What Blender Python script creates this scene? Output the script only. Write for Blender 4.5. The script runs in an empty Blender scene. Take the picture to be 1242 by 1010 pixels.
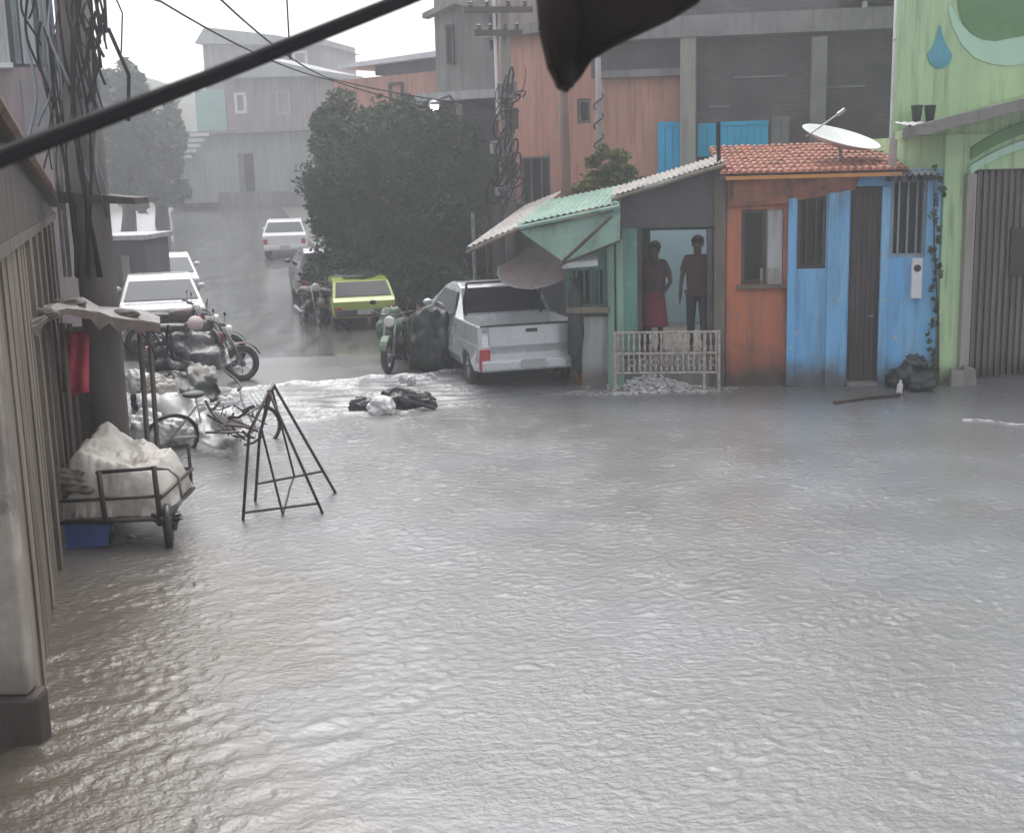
import bpy, bmesh, math, random
import numpy as np
from mathutils import Vector, Matrix, Euler, noise
R = math.radians
random.seed(7); np.random.seed(7)
C = bpy.context.scene.collection
scene = bpy.context.scene

# ------------------------------------------------------------ camera
PW, PH, FPX = 1242.0, 1010.0, 1500.0
CAM_H, PITCH, ROLL = 3.1, 10.94, -1.5
cam_rot = Euler((R(90 - PITCH), 0, 0)).to_matrix() @ Matrix.Rotation(R(ROLL), 3, 'Z')
cd = bpy.data.cameras.new('camera'); cam = bpy.data.objects.new('camera', cd); C.objects.link(cam)
cam.location = (0, 0, CAM_H); cam.rotation_euler = cam_rot.to_euler()
cd.sensor_width = 36; cd.lens = FPX / PW * 36; cd.clip_start = 0.05; cd.clip_end = 3000
scene.camera = cam
cd.dof.use_dof = True; cd.dof.focus_distance = 14.0; cd.dof.aperture_fstop = 4.0
# ------------------------------------------------------------ world, sun, exposure
world = bpy.data.worlds.new('World'); scene.world = world; world.use_nodes = True
wn = world.node_tree; wn.nodes.clear()
wo = wn.nodes.new('ShaderNodeOutputWorld'); wb = wn.nodes.new('ShaderNodeBackground')
sk = wn.nodes.new('ShaderNodeTexSky'); sk.sky_type = 'NISHITA'; sk.sun_disc = False
SUN_EL, SUN_AZ = 60, 350
sk.sun_elevation = R(SUN_EL); sk.sun_rotation = R(SUN_AZ)
sk.air_density = 1.0; sk.dust_density = 4.0; sk.ozone_density = 1.0
hs = wn.nodes.new('ShaderNodeHueSaturation'); hs.inputs['Saturation'].default_value = 0.16
hs.inputs['Value'].default_value = 1.25
wn.links.new(sk.outputs[0], hs.inputs['Color']); wn.links.new(hs.outputs[0], wb.inputs['Color'])
wb.inputs['Strength'].default_value = 0.15
wn.links.new(wb.outputs[0], wo.inputs[0])
sd = bpy.data.lights.new('sun', 'SUN'); sd.energy = .5; sd.angle = R(60); sd.color = (1, .97, .93)
so = bpy.data.objects.new('sun', sd); C.objects.link(so)
az = R(SUN_AZ)
sdir = Vector((math.sin(az) * math.cos(R(SUN_EL)), math.cos(az) * math.cos(R(SUN_EL)), math.sin(R(SUN_EL))))
so.rotation_euler = sdir.to_track_quat('Z', 'Y').to_euler(); so.location = (0, 0, 30)
scene.view_settings.view_transform = 'Standard'; scene.view_settings.look = 'None'
scene.view_settings.gamma = 1; scene.view_settings.exposure = 0.85
try:
    scene.cycles.volume_step_rate = 4; scene.cycles.volume_max_steps = 64
except Exception: pass

# ------------------------------------------------------------ measuring helpers (survey of the place)
def ray(px, py):
    v = Vector(((px - PW / 2) / FPX, -(py - PH / 2) / FPX, -1.0))
    return (cam_rot @ v).normalized()
def G(px, py, z=0.0):
    d = ray(px, py); t = (z - CAM_H) / d.z
    return Vector((0, 0, CAM_H)) + d * t
def A(px, py, Y):
    d = ray(px, py); return Vector((0, 0, CAM_H)) + d * (Y / d.y)
class Fr:
    """a vertical wall plane through two ground points; n points to the street"""
    def __init__(s, p0, p1):
        s.o = Vector((p0[0], p0[1], 0)); s.u = (Vector((p1[0], p1[1], 0)) - s.o).normalized()
        n = Vector((s.u.y, -s.u.x, 0))
        if n.dot(-s.o) < 0: n = -n
        s.n = n
    def P(s, u, z, n=0.0): return s.o + s.u * u + s.n * n + Vector((0, 0, z))
    def uz(s, px, py, n=0.0):
        d = ray(px, py); c = Vector((0, 0, CAM_H))
        t = (s.o + s.n * n - c).dot(s.n) / d.dot(s.n); p = c + d * t
        return (p - s.o).dot(s.u), p.z
    def rect(s, x0, y0, x1, y1, n=0.0):
        xm, ym = (x0 + x1) / 2, (y0 + y1) / 2
        return s.uz(x0, ym, n)[0], s.uz(x1, ym, n)[0], s.uz(xm, y1, n)[1], s.uz(xm, y0, n)[1]

# ------------------------------------------------------------ materials
def nodes(name):
    m = bpy.data.materials.new(name); m.use_nodes = True
    nt = m.node_tree; b = nt.nodes['Principled BSDF']; return m, nt, b
def N(nt, t, **kw):
    n = nt.nodes.new(t)
    for k, v in kw.items():
        if k in n.inputs: n.inputs[k].default_value = v
        else: setattr(n, k, v)
    return n
def mat(name, c, c2=None, rough=.7, sc=3.0, bump=.15, bsc=30.0, metal=0.0, grime=None, gz=.6, streak=False, spec=.5, fac=.5, coat=0, peel=None, pk=.60, dirt=0):
    """mottled surface: two colours mixed by noise, optional grime rising from the ground, fine bump"""
    m, nt, b = nodes(name); L = nt.links.new
    if c2 is None: c2 = tuple(x * .72 for x in c)
    tc = N(nt, 'ShaderNodeTexCoord'); mp = N(nt, 'ShaderNodeMapping')
    geo = N(nt, 'ShaderNodeNewGeometry')
    L(geo.outputs['Position'], mp.inputs[0])
    if streak: mp.inputs['Scale'].default_value = (1, 1, .18)
    n1 = N(nt, 'ShaderNodeTexNoise', Scale=sc, Detail=7.0, Roughness=.62); L(mp.outputs[0], n1.inputs['Vector'])
    cr = N(nt, 'ShaderNodeMapRange'); cr.inputs[1].default_value = .5 - fac * .35; cr.inputs[2].default_value = .5 + fac * .35
    L(n1.outputs[0], cr.inputs[0])
    mx = N(nt, 'ShaderNodeMix', data_type='RGBA'); mx.inputs[6].default_value = (*c, 1); mx.inputs[7].default_value = (*c2, 1)
    L(cr.outputs[0], mx.inputs[0]); out = mx.outputs[2]
    if peel:
        n5 = N(nt, 'ShaderNodeTexNoise', Scale=3.4, Detail=9.0, Roughness=.68); L(geo.outputs['Position'], n5.inputs['Vector'])
        r5 = N(nt, 'ShaderNodeMapRange'); r5.inputs[1].default_value = pk; r5.inputs[2].default_value = pk + .02; L(n5.outputs[0], r5.inputs[0])
        m5 = N(nt, 'ShaderNodeMix', data_type='RGBA'); L(r5.outputs[0], m5.inputs[0]); L(out, m5.inputs[6]); m5.inputs[7].default_value = (*peel, 1); out = m5.outputs[2]
    if dirt:
        mp6 = N(nt, 'ShaderNodeMapping'); mp6.inputs['Scale'].default_value = (5, 5, .35); L(geo.outputs['Position'], mp6.inputs[0])
        n6 = N(nt, 'ShaderNodeTexNoise', Scale=1.6, Detail=8.0, Roughness=.7); L(mp6.outputs[0], n6.inputs['Vector'])
        r6 = N(nt, 'ShaderNodeMapRange'); r6.inputs[1].default_value = .5; r6.inputs[2].default_value = .72; r6.inputs[4].default_value = dirt; L(n6.outputs[0], r6.inputs[0])
        m6 = N(nt, 'ShaderNodeMix', data_type='RGBA'); L(r6.outputs[0], m6.inputs[0]); L(out, m6.inputs[6]); m6.inputs[7].default_value = (.07, .06, .05, 1); out = m6.outputs[2]
    if grime:
        sx = N(nt, 'ShaderNodeSeparateXYZ'); L(geo.outputs['Position'], sx.inputs[0])
        n3 = N(nt, 'ShaderNodeTexNoise', Scale=2.2, Detail=6.0); L(geo.outputs['Position'], n3.inputs['Vector'])
        ml = N(nt, 'ShaderNodeMath', operation='MULTIPLY_ADD'); L(n3.outputs[0], ml.inputs[0]); ml.inputs[1].default_value = -1.6 * gz
        L(sx.outputs[2], ml.inputs[2])
        mr = N(nt, 'ShaderNodeMapRange'); L(ml.outputs[0], mr.inputs[0])
        mr.inputs[1].default_value = -.5 * gz; mr.inputs[2].default_value = .35 * gz; mr.inputs[3].default_value = .9; mr.inputs[4].default_value = 0
        m2 = N(nt, 'ShaderNodeMix', data_type='RGBA'); L(mr.outputs[0], m2.inputs[0]); L(out, m2.inputs[6]); m2.inputs[7].default_value = (*grime, 1)
        out = m2.outputs[2]
    L(out, b.inputs['Base Color'])
    b.inputs['Metallic'].default_value = metal; b.inputs['Specular IOR Level'].default_value = spec
    rr = N(nt, 'ShaderNodeMapRange'); L(n1.outputs[0], rr.inputs[0]); rr.inputs[3].default_value = max(.02, rough - .15); rr.inputs[4].default_value = min(1, rough + .12)
    L(rr.outputs[0], b.inputs['Roughness'])
    if coat: b.inputs['Coat Weight'].default_value = coat; b.inputs['Coat Roughness'].default_value = .08
    if bump:
        n2 = N(nt, 'ShaderNodeTexNoise', Scale=bsc, Detail=5.0); L(mp.outputs[0], n2.inputs['Vector'])
        bp = N(nt, 'ShaderNodeBump', Strength=bump, Distance=.02); L(n2.outputs[0], bp.inputs['Height']); L(bp.outputs[0], b.inputs['Normal'])
    return m
def brickmat(name, c1, c2, mortar, sc=4.2, grime=(.05, .045, .04)):
    m, nt, b = nodes(name); L = nt.links.new
    geo = N(nt, 'ShaderNodeNewGeometry'); sx = N(nt, 'ShaderNodeSeparateXYZ'); L(geo.outputs['Position'], sx.inputs[0])
    ad = N(nt, 'ShaderNodeMath', operation='ADD'); L(sx.outputs[0], ad.inputs[0]); L(sx.outputs[1], ad.inputs[1])
    cx = N(nt, 'ShaderNodeCombineXYZ'); L(ad.outputs[0], cx.inputs[0]); L(sx.outputs[2], cx.inputs[1])
    br = N(nt, 'ShaderNodeTexBrick', Scale=sc); br.inputs['Color1'].default_value = (*c1, 1); br.inputs['Color2'].default_value = (*c2, 1)
    br.inputs['Mortar'].default_value = (*mortar, 1); br.inputs['Mortar Size'].default_value = .03
    L(cx.outputs[0], br.inputs['Vector'])
    n1 = N(nt, 'ShaderNodeTexNoise', Scale=1.1, Detail=7.0); L(geo.outputs['Position'], n1.inputs['Vector'])
    mr = N(nt, 'ShaderNodeMapRange'); L(n1.outputs[0], mr.inputs[0]); mr.inputs[1].default_value = .42; mr.inputs[2].default_value = .7
    mx = N(nt, 'ShaderNodeMix', data_type='RGBA'); L(mr.outputs[0], mx.inputs[0]); L(br.outputs[0], mx.inputs[6]); mx.inputs[7].default_value = (*grime, 1)
    L(mx.outputs[2], b.inputs['Base Color']); b.inputs['Roughness'].default_value = .75
    bp = N(nt, 'ShaderNodeBump', Strength=.5, Distance=.01); bp.invert = True; L(br.outputs['Fac'], bp.inputs['Height']); L(bp.outputs[0], b.inputs['Normal'])
    return m
def glassmat(name, c=(.02, .023, .026), rough=.08):
    m, nt, b = nodes(name); b.inputs['Base Color'].default_value = (*c, 1); b.inputs['Roughness'].default_value = rough
    n = N(nt, 'ShaderNodeTexNoise', Scale=3.0); bp = N(nt, 'ShaderNodeBump', Strength=.05); nt.links.new(n.outputs[0], bp.inputs['Height']); nt.links.new(bp.outputs[0], b.inputs['Normal'])
    return m
def emis(name, c, s):
    m, nt, b = nodes(name); b.inputs['Emission Color'].default_value = (*c, 1); b.inputs['Emission Strength'].default_value = s
    b.inputs['Base Color'].default_value = (*c, 1); return m
M = {}
M['concrete'] = mat('concrete', (.30, .29, .28), (.17, .165, .16), .8, 1.8, .25, 40, streak=True, dirt=.6)
M['pole_concrete'] = mat('pole_concrete', (.24, .21, .195), (.14, .12, .115), .75, 3, .25, 60, streak=True)
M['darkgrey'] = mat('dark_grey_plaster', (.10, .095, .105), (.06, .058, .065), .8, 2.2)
M['purple'] = mat('grey_render', (.15, .13, .145), (.095, .083, .093), .85, 1.6, .3, 18, streak=True)
M['lilac'] = mat('lilac_concrete', (.27, .25, .27), (.19, .175, .19), .8, 2, dirt=.5)
M['beam'] = mat('beige_column', (.38, .35, .32), (.27, .25, .23), .8, 2, streak=True, dirt=.5)
M['pink'] = mat('pink_plaster', (.66, .33, .25), (.42, .21, .16), .85, 1.3, .2, 12, streak=True, peel=(.40, .33, .30), pk=.60, dirt=.5)
M['orangewall'] = mat('orange_wall', (.56, .18, .09), (.32, .12, .075), .7, 1.5, .2, 20, grime=(.06, .05, .045), gz=.5, streak=True, peel=(.28, .22, .18), pk=.62, dirt=.7)
M['orangebrick'] = brickmat('orange_brick', (.40, .16, .10), (.30, .11, .07), (.25, .2, .18))
M['greybrick'] = brickmat('grey_brick', (.14, .115, .125), (.11, .09, .10), (.15, .135, .14), 3.0, (.08, .07, .08))
M['tile'] = mat('clay_tile', (.46, .17, .105), (.22, .10, .075), .75, 4, .3, 30, dirt=.8)
M['mint'] = mat('mint_sheet', (.28, .44, .36), (.15, .25, .21), .5, 2.5, .2, 20, streak=True, dirt=.6)
M['mintwall'] = mat('mint_wall', (.14, .34, .27), (.09, .17, .15), .7, 2.5, .2, 20, streak=True, peel=(.30, .36, .33), pk=.62, dirt=.6)
M['whitewash'] = mat('whitewash', (.52, .53, .54), (.36, .37, .38), .7, 2.5, .2, 20, grime=(.13, .12, .11), gz=.35, streak=True, dirt=.6)
M['blue'] = mat('blue_wall', (.12, .43, .80), (.30, .54, .76), .65, 1.6, .15, 25, grime=(.10, .09, .08), gz=.42, streak=True, peel=(.45, .50, .52), pk=.63, dirt=.6)
M['bluelight'] = mat('pale_blue_wall', (.42, .58, .72), (.34, .52, .60), .7, 1.2, .1)
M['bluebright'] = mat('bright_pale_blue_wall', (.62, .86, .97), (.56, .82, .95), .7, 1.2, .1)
M['cyan'] = mat('cyan_board', (.01, .48, .84), (.01, .38, .70), .6, 2, .1)
M['green'] = mat('light_green_plaster', (.54, .74, .42), (.42, .60, .35), .75, 1.5, .15, 15, grime=(.16, .15, .10), gz=.3, streak=True, peel=(.38, .40, .33), pk=.66, dirt=.55)
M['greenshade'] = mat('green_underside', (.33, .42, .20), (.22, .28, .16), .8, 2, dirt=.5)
M['muralgreen'] = mat('mural_green', (.10, .24, .09), (.13, .28, .12), .7, 2, .1)
M['muralmint'] = mat('mural_mint', (.50, .74, .60), (.46, .70, .52), .7, 2, .1)
M['muralblue'] = mat('mural_blue', (.10, .40, .52), (.06, .26, .34), .7, 4, .1)
M['wood'] = mat('weathered_wood', (.20, .165, .14), (.08, .065, .055), .75, 6, .35, 40, streak=True)
M['palewood'] = mat('pale_wood', (.30, .245, .195), (.08, .063, .05), .75, 2.6, .35, 40, streak=True, dirt=.75)
M['darkwood'] = mat('dark_wood', (.085, .062, .055), (.04, .03, .028), .7, 6, .3, 40, streak=True)
M['brownpole'] = mat('brown_pole', (.17, .095, .065), (.09, .055, .04), .75, 6, .3, 40, streak=True)
M['gablewood'] = mat('dark_gable_boards', (.12, .10, .088), (.06, .05, .045), .8, 4, .35, 40, streak=True)
M['plaster'] = mat('old_plaster', (.46, .42, .37), (.24, .21, .185), .8, 2.5, .3, 25, grime=(.16, .13, .11), gz=.5, peel=(.25, .22, .19), pk=.6, dirt=.6)
M['pinkgrey'] = mat('pink_grey_wall', (.36, .29, .30), (.22, .18, .19), .8, 2.5, .2, 15, streak=True, dirt=.6)
M['bluegrey'] = mat('blue_grey_sheet', (.34, .42, .47), (.16, .20, .235), .45, 5, .2, 15, streak=True)
M['black'] = mat('black_rubber', (.018, .018, .02), (.03, .03, .03), .45, 8, .1)
M['cable'] = mat('black_cable', (.012, .012, .014), (.02, .02, .022), .8, 12, .1, spec=.2)
M['metal'] = mat('grey_metal', (.35, .36, .38), (.2, .2, .21), .4, 8, .1, metal=.7)
M['darkmetal'] = mat('dark_metal', (.055, .05, .055), (.09, .06, .05), .45, 12, .15, metal=.5)
M['chrome'] = mat('chrome', (.6, .6, .62), (.4, .4, .42), .25, 8, 0, metal=1)
M['sheet'] = mat('zinc_sheet', (.42, .42, .43), (.22, .20, .19), .5, 4, .2, 20, metal=.2)
M['rustroof'] = mat('rusty_sheet', (.13, .10, .085), (.38, .37, .36), .5, 3.5, .4, 20)
M['pavestone'] = mat('wet_paving', (.13, .13, .125), (.08, .08, .078), .35, 2, .2, 20)
M['dullred'] = mat('dull_red_paint', (.20, .045, .045), (.12, .03, .032), .4, 6, .05)
M['fibro'] = mat('fibre_cement_sheet', (.42, .40, .38), (.20, .18, .16), .75, 4, .3, 25)
M['white'] = mat('white_paint', (.74, .75, .77), (.62, .62, .64), .5, 4, .05)
M['whiteplastic'] = mat('white_plastic', (.72, .72, .72), (.52, .51, .50), .35, 7, .3, 15)
M['tarp'] = mat('cream_tarp', (.60, .57, .52), (.34, .30, .25), .5, 2.6, .7, 9)
M['browntarp'] = mat('brown_sack', (.17, .125, .10), (.09, .07, .058), .7, 6, .4, 30)
M['bluetarp'] = mat('blue_tarp', (.06, .09, .30), (.04, .06, .20), .5, 4, .3, 14)
M['blackbag'] = mat('black_plastic', (.02, .022, .025), (.035, .035, .04), .28, 6, .5, 14)
M['red'] = mat('red_cloth', (.62, .06, .10), (.45, .04, .07), .7, 6, .2)
M['maroon'] = mat('maroon_cloth', (.42, .05, .08), (.22, .045, .06), .8, 6, .2)
M['brownshirt'] = mat('brown_shirt', (.14, .075, .085), (.10, .055, .065), .8, 8, .2)
M['darkcloth'] = mat('dark_trousers', (.03, .035, .045), (.05, .05, .06), .8, 8, .2)
M['skin'] = mat('brown_skin', (.14, .075, .05), (.12, .06, .042), .55, 8, .05)
M['hair'] = mat('black_hair', (.012, .01, .01), (.02, .016, .015), .5, 20, .3)
M['orangeplastic'] = mat('orange_plastic', (.62, .27, .06), (.48, .20, .05), .5, 5, .1)
M['yellowplastic'] = mat('yellow_plastic', (.62, .50, .12), (.52, .40, .1), .5, 5, .1)
M['carwhite'] = mat('white_car_paint', (.72, .74, .77), (.64, .66, .69), .3, 2, 0, coat=.8)
M['carsilver'] = mat('silver_car_paint', (.66, .68, .71), (.58, .60, .63), .3, 2, 0, metal=.35, coat=.8, dirt=.12)
M['cargrey'] = mat('grey_car_paint', (.045, .05, .055), (.035, .037, .04), .3, 2, 0, metal=.2, coat=.8)
M['carlime'] = mat('lime_car_paint', (.46, .56, .10), (.34, .42, .08), .3, 2, 0, coat=.8)
M['glass'] = glassmat('dark_glass'); M['glassgrey'] = glassmat('grey_glass', (.10, .11, .12), .1)
M['taillight'] = mat('tail_light', (.45, .03, .04), (.35, .02, .03), .2, 8, 0, coat=1)
M['clearlight'] = mat('clear_lens', (.75, .72, .70), (.65, .62, .6), .2, 8, 0, coat=1)
M['plate'] = mat('number_plate', (.45, .45, .46), (.4, .4, .4), .4, 8, 0)
M['greenpaint'] = mat('dull_green_paint', (.10, .16, .10), (.07, .11, .075), .5, 4, .1)
M['darktarp'] = mat('dark_green_tarp', (.035, .045, .042), (.02, .026, .025), .45, 5, .3, 14)
M['canvas'] = mat('dark_brown_canvas', (.026, .017, .014), (.014, .010, .009), .9, 5, .3, 60, spec=.15)
M['pinkcanvas'] = mat('faded_pink_canvas', (.66, .54, .54), (.48, .38, .39), .7, 4, .2, 20)
M['gate'] = mat('brown_steel_gate', (.20, .175, .17), (.12, .10, .098), .5, 4, .1, 30, grime=(.06, .05, .045), gz=.3, streak=True, dirt=.4)
M['ironwhite'] = mat('rusty_white_iron', (.55, .52, .48), (.28, .22, .18), .6, 14, .2)
M['lamp'] = emis('lamp_glow', (1, .86, .62), 14)
M['foam'] = mat('water_foam', (.80, .80, .80), (.62, .61, .60), .4, 18, .6, 40)
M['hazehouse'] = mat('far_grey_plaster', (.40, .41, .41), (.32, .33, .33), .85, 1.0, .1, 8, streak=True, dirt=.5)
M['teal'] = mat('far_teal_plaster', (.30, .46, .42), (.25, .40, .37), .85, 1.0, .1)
def leafmat(name, c1, c2):
    m, nt, b = nodes(name); L = nt.links.new
    g = N(nt, 'ShaderNodeNewGeometry'); n = N(nt, 'ShaderNodeTexNoise', Scale=.9, Detail=4.0); L(g.outputs['Position'], n.inputs['Vector'])
    mx = N(nt, 'ShaderNodeMix', data_type='RGBA'); mx.inputs[6].default_value = (*c1, 1); mx.inputs[7].default_value = (*c2, 1)
    mr = N(nt, 'ShaderNodeMapRange'); mr.inputs[1].default_value = .4; mr.inputs[2].default_value = .62
    L(n.outputs[0], mr.inputs[0]); L(mr.outputs[0], mx.inputs[0]); L(mx.outputs[2], b.inputs['Base Color']); b.inputs['Roughness'].default_value = .8; b.inputs['Specular IOR Level'].default_value = .25
    return m
M['leafdark'] = leafmat('dark_leaves', (.04, .065, .042), (.07, .12, .05))
M['leafyellow'] = leafmat('yellow_green_leaves', (.07, .12, .04), (.16, .16, .05))
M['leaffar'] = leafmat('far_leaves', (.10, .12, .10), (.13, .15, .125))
M['bark'] = mat('bark', (.09, .07, .055), (.05, .04, .033), .85, 8, .5, 40)

# ------------------------------------------------------------ mesh helpers
def rootloc(o):
    v = Vector((0, 0, 0))
    while o is not None: v += o.location; o = o.parent
    return v
class MB:
    def __init__(s): s.bm = bmesh.new()
    def hexa(s, p):
        v = [s.bm.verts.new(q) for q in p]
        for f in ((0, 3, 2, 1), (4, 5, 6, 7), (0, 1, 5, 4), (1, 2, 6, 5), (2, 3, 7, 6), (3, 0, 4, 7)): s.bm.faces.new([v[i] for i in f])
        return s
    def box(s, c, d, rz=0, rot=None):
        m = rot if rot is not None else Matrix.Rotation(rz, 3, 'Z'); c = Vector(c); hx, hy, hz = d[0] / 2, d[1] / 2, d[2] / 2
        return s.hexa([c + m @ Vector(q) for q in ((-hx, -hy, -hz), (hx, -hy, -hz), (hx, hy, -hz), (-hx, hy, -hz), (-hx, -hy, hz), (hx, -hy, hz), (hx, hy, hz), (-hx, hy, hz))])
    def fb(s, fr, u0, u1, z0, z1, n0, n1):
        if u1 < u0: u0, u1 = u1, u0
        P = fr.P
        return s.hexa([P(u0, z0, n0), P(u1, z0, n0), P(u1, z0, n1), P(u0, z0, n1), P(u0, z1, n0), P(u1, z1, n0), P(u1, z1, n1), P(u0, z1, n1)])
    def px(s, fr, x0, y0, x1, y1, n0, n1):
        u0, u1, z0, z1 = fr.rect(x0, y0, x1, y1, n1); return s.fb(fr, u0, u1, z0, z1, n0, n1)
    def wall(s, fr, u0, u1, z0, z1, n0, n1, holes=()):
        us = sorted({u0, u1, *[min(max(h[i], u0), u1) for h in holes for i in (0, 1)]}); zs = sorted({z0, z1, *[min(max(h[i], z0), z1) for h in holes for i in (2, 3)]})
        for i in range(len(us) - 1):
            for j in range(len(zs) - 1):
                a, b, c, d = us[i], us[i + 1], zs[j], zs[j + 1]
                if b - a < 1e-4 or d - c < 1e-4: continue
                if any(h[0] < (a + b) / 2 < h[1] and h[2] < (c + d) / 2 < h[3] for h in holes): continue
                s.fb(fr, a, b, c, d, n0, n1)
        return s
    def prism(s, pts, off):
        """closed polygon (3-D points) thickened by the vector off"""
        a = [s.bm.verts.new(p) for p in pts]; b = [s.bm.verts.new(Vector(p) + Vector(off)) for p in pts]; n = len(a)
        s.bm.faces.new(a); s.bm.faces.new(b[::-1])
        for i in range(n): s.bm.faces.new([a[(i + 1) % n], a[i], b[i], b[(i + 1) % n]])
        return s
    def tube(s, pts, r, seg=8, cap=True):
        pts = [Vector(p) for p in pts]; rs = r if isinstance(r, (list, tuple)) else [r] * len(pts); rings = []
        ref = None
        for i, p in enumerate(pts):
            t = (pts[min(i + 1, len(pts) - 1)] - pts[max(i - 1, 0)]).normalized()
            if ref is None: ref = t.orthogonal().normalized()
            ref = (ref - t * ref.dot(t)).normalized(); b = t.cross(ref)
            rings.append([s.bm.verts.new(p + (ref * math.cos(2 * math.pi * k / seg) + b * math.sin(2 * math.pi * k / seg)) * rs[i]) for k in range(seg)])
        for i in range(len(rings) - 1):
            for k in range(seg): s.bm.faces.new([rings[i][k], rings[i][(k + 1) % seg], rings[i + 1][(k + 1) % seg], rings[i + 1][k]])
        if cap: s.bm.faces.new(rings[0][::-1]); s.bm.faces.new(rings[-1])
        return s
    def ring(s, c, ax, R_, r, seg=24, s2=8):
        c = Vector(c); ax = Vector(ax).normalized(); a = ax.orthogonal().normalized(); b = ax.cross(a); g = []
        for i in range(seg):
            t = 2 * math.pi * i / seg; d = a * math.cos(t) + b * math.sin(t)
            g.append([s.bm.verts.new(c + d * (R_ + r * math.cos(2 * math.pi * k / s2)) + ax * r * 1.1 * math.sin(2 * math.pi * k / s2)) for k in range(s2)])
        for i in range(seg):
            for k in range(s2): s.bm.faces.new([g[i][k], g[(i + 1) % seg][k], g[(i + 1) % seg][(k + 1) % s2], g[i][(k + 1) % s2]])
        return s
    def lathe(s, c, ax, prof, seg=20, up=None):
        """prof: (radius, height along ax)"""
        c = Vector(c); ax = Vector(ax).normalized(); a = ax.orthogonal().normalized(); b = ax.cross(a); g = []
        for r, h in prof: g.append([s.bm.verts.new(c + ax * h + (a * math.cos(2 * math.pi * k / seg) + b * math.sin(2 * math.pi * k / seg)) * r) for k in range(seg)])
        for i in range(len(g) - 1):
            for k in range(seg): s.bm.faces.new([g[i][k], g[i][(k + 1) % seg], g[i + 1][(k + 1) % seg], g[i + 1][k]])
        if prof[0][0] > 1e-4: s.bm.faces.new(g[0][::-1])
        if prof[-1][0] > 1e-4: s.bm.faces.new(g[-1])
        return s
    def blob(s, c, d, amp=.2, fr=2.5, sub=4, seed=0, flat=None, rz=0):
        c = Vector(c); b2 = bmesh.new(); bmesh.ops.create_icosphere(b2, subdivisions=sub, radius=1)
        m = Matrix.Rotation(rz, 3, 'Z'); mp = {}
        for v in b2.verts:
            p = v.co.copy(); o = Vector((seed * 7.3, seed * 3.1, seed))
            k = 1 + amp * noise.noise(p * fr + o) + amp * .6 * noise.noise(p * fr * 2.3 + o) - amp * .5 * abs(noise.noise(p * fr * 1.7 + o * 2))
            q = Vector((p.x * k * d[0], p.y * k * d[1], p.z * k * d[2]))
            if flat is not None and q.z < flat: q.z = flat + (q.z - flat) * .15
            mp[v] = s.bm.verts.new(c + m @ q)
        for f in b2.faces: s.bm.faces.new([mp[v] for v in f.verts])
        b2.free(); return s
    def corr(s, p0, du, dv, nw=14, amp=.025, th=.012):
        """corrugated sheet: corner p0, edge du across the waves, dv along them"""
        p0, du, dv = Vector(p0), Vector(du), Vector(dv); n = du.cross(dv).normalized(); k = nw * 6; top = []; bot = []
        for i in range(k + 1):
            a = amp * math.sin(2 * math.pi * nw * i / k)
            for L_, o in ((top, a + th), (bot, a)):
                L_.append([s.bm.verts.new(p0 + du * (i / k) + dv * (j / 4) + n * o) for j in range(5)])
        for g, fl in ((top, False), (bot, True)):
            for i in range(k):
                for j in range(4):
                    q = [g[i][j], g[i + 1][j], g[i + 1][j + 1], g[i][j + 1]]; s.bm.faces.new(q[::-1] if fl else q)
        for i in range(k):
            s.bm.faces.new([top[i][0], bot[i][0], bot[i + 1][0], top[i + 1][0]]); s.bm.faces.new([top[i + 1][4], bot[i + 1][4], bot[i][4], top[i][4]])
        for j in range(4):
            s.bm.faces.new([top[0][j + 1], bot[0][j + 1], bot[0][j], top[0][j]]); s.bm.faces.new([top[k][j], bot[k][j], bot[k][j + 1], top[k][j + 1]])
        return s
    def build(s, name, m, parent=None, smooth=False, bevel=0, local=False):
        if parent is not None and not local: bmesh.ops.translate(s.bm, verts=s.bm.verts, vec=-rootloc(parent))
        bmesh.ops.recalc_face_normals(s.bm, faces=s.bm.faces)
        me = bpy.data.meshes.new(name); s.bm.to_mesh(me); s.bm.free(); o = bpy.data.objects.new(name, me); C.objects.link(o)
        me.materials.append(M[m] if isinstance(m, str) else m)
        if parent is not None: o.parent = parent
        if smooth:
            for p in me.polygons: p.use_smooth = True
        if bevel:
            b = o.modifiers.new('bevel', 'BEVEL'); b.width = bevel; b.segments = 2; b.limit_method = 'ANGLE'; b.angle_limit = R(35)
        return o
def tag(o, label, cat, group=None, kind=None):
    if label: o['label'] = label
    if cat: o['category'] = cat
    if group: o['group'] = group
    if kind: o['kind'] = kind
    return o
def thing(name, label, cat, loc=(0, 0, 0), rz=0, group=None):
    o = bpy.data.objects.new(name, None); C.objects.link(o); o.location = loc; o.rotation_euler = (0, 0, rz); o.empty_display_size = .2
    return tag(o, label, cat, group)
def kids(o): return [c for c in bpy.data.objects if c.parent == o]
def dup(root, loc, rz, label, group=None, first=True, parent=None, scale=None):
    r = root.copy(); C.objects.link(r)
    if parent is not None: r.parent = parent
    else:
        r.location = loc; r.rotation_euler = (0, 0, rz); r['label'] = label
        if group: r['group'] = group
        if scale: r.scale = (scale,) * 3
    for ch in kids(root):
        if ch.name == r.name: continue
        dup(ch, None, None, None, parent=r)
    return r
def struct(o): o['kind'] = 'structure'; return o
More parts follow.
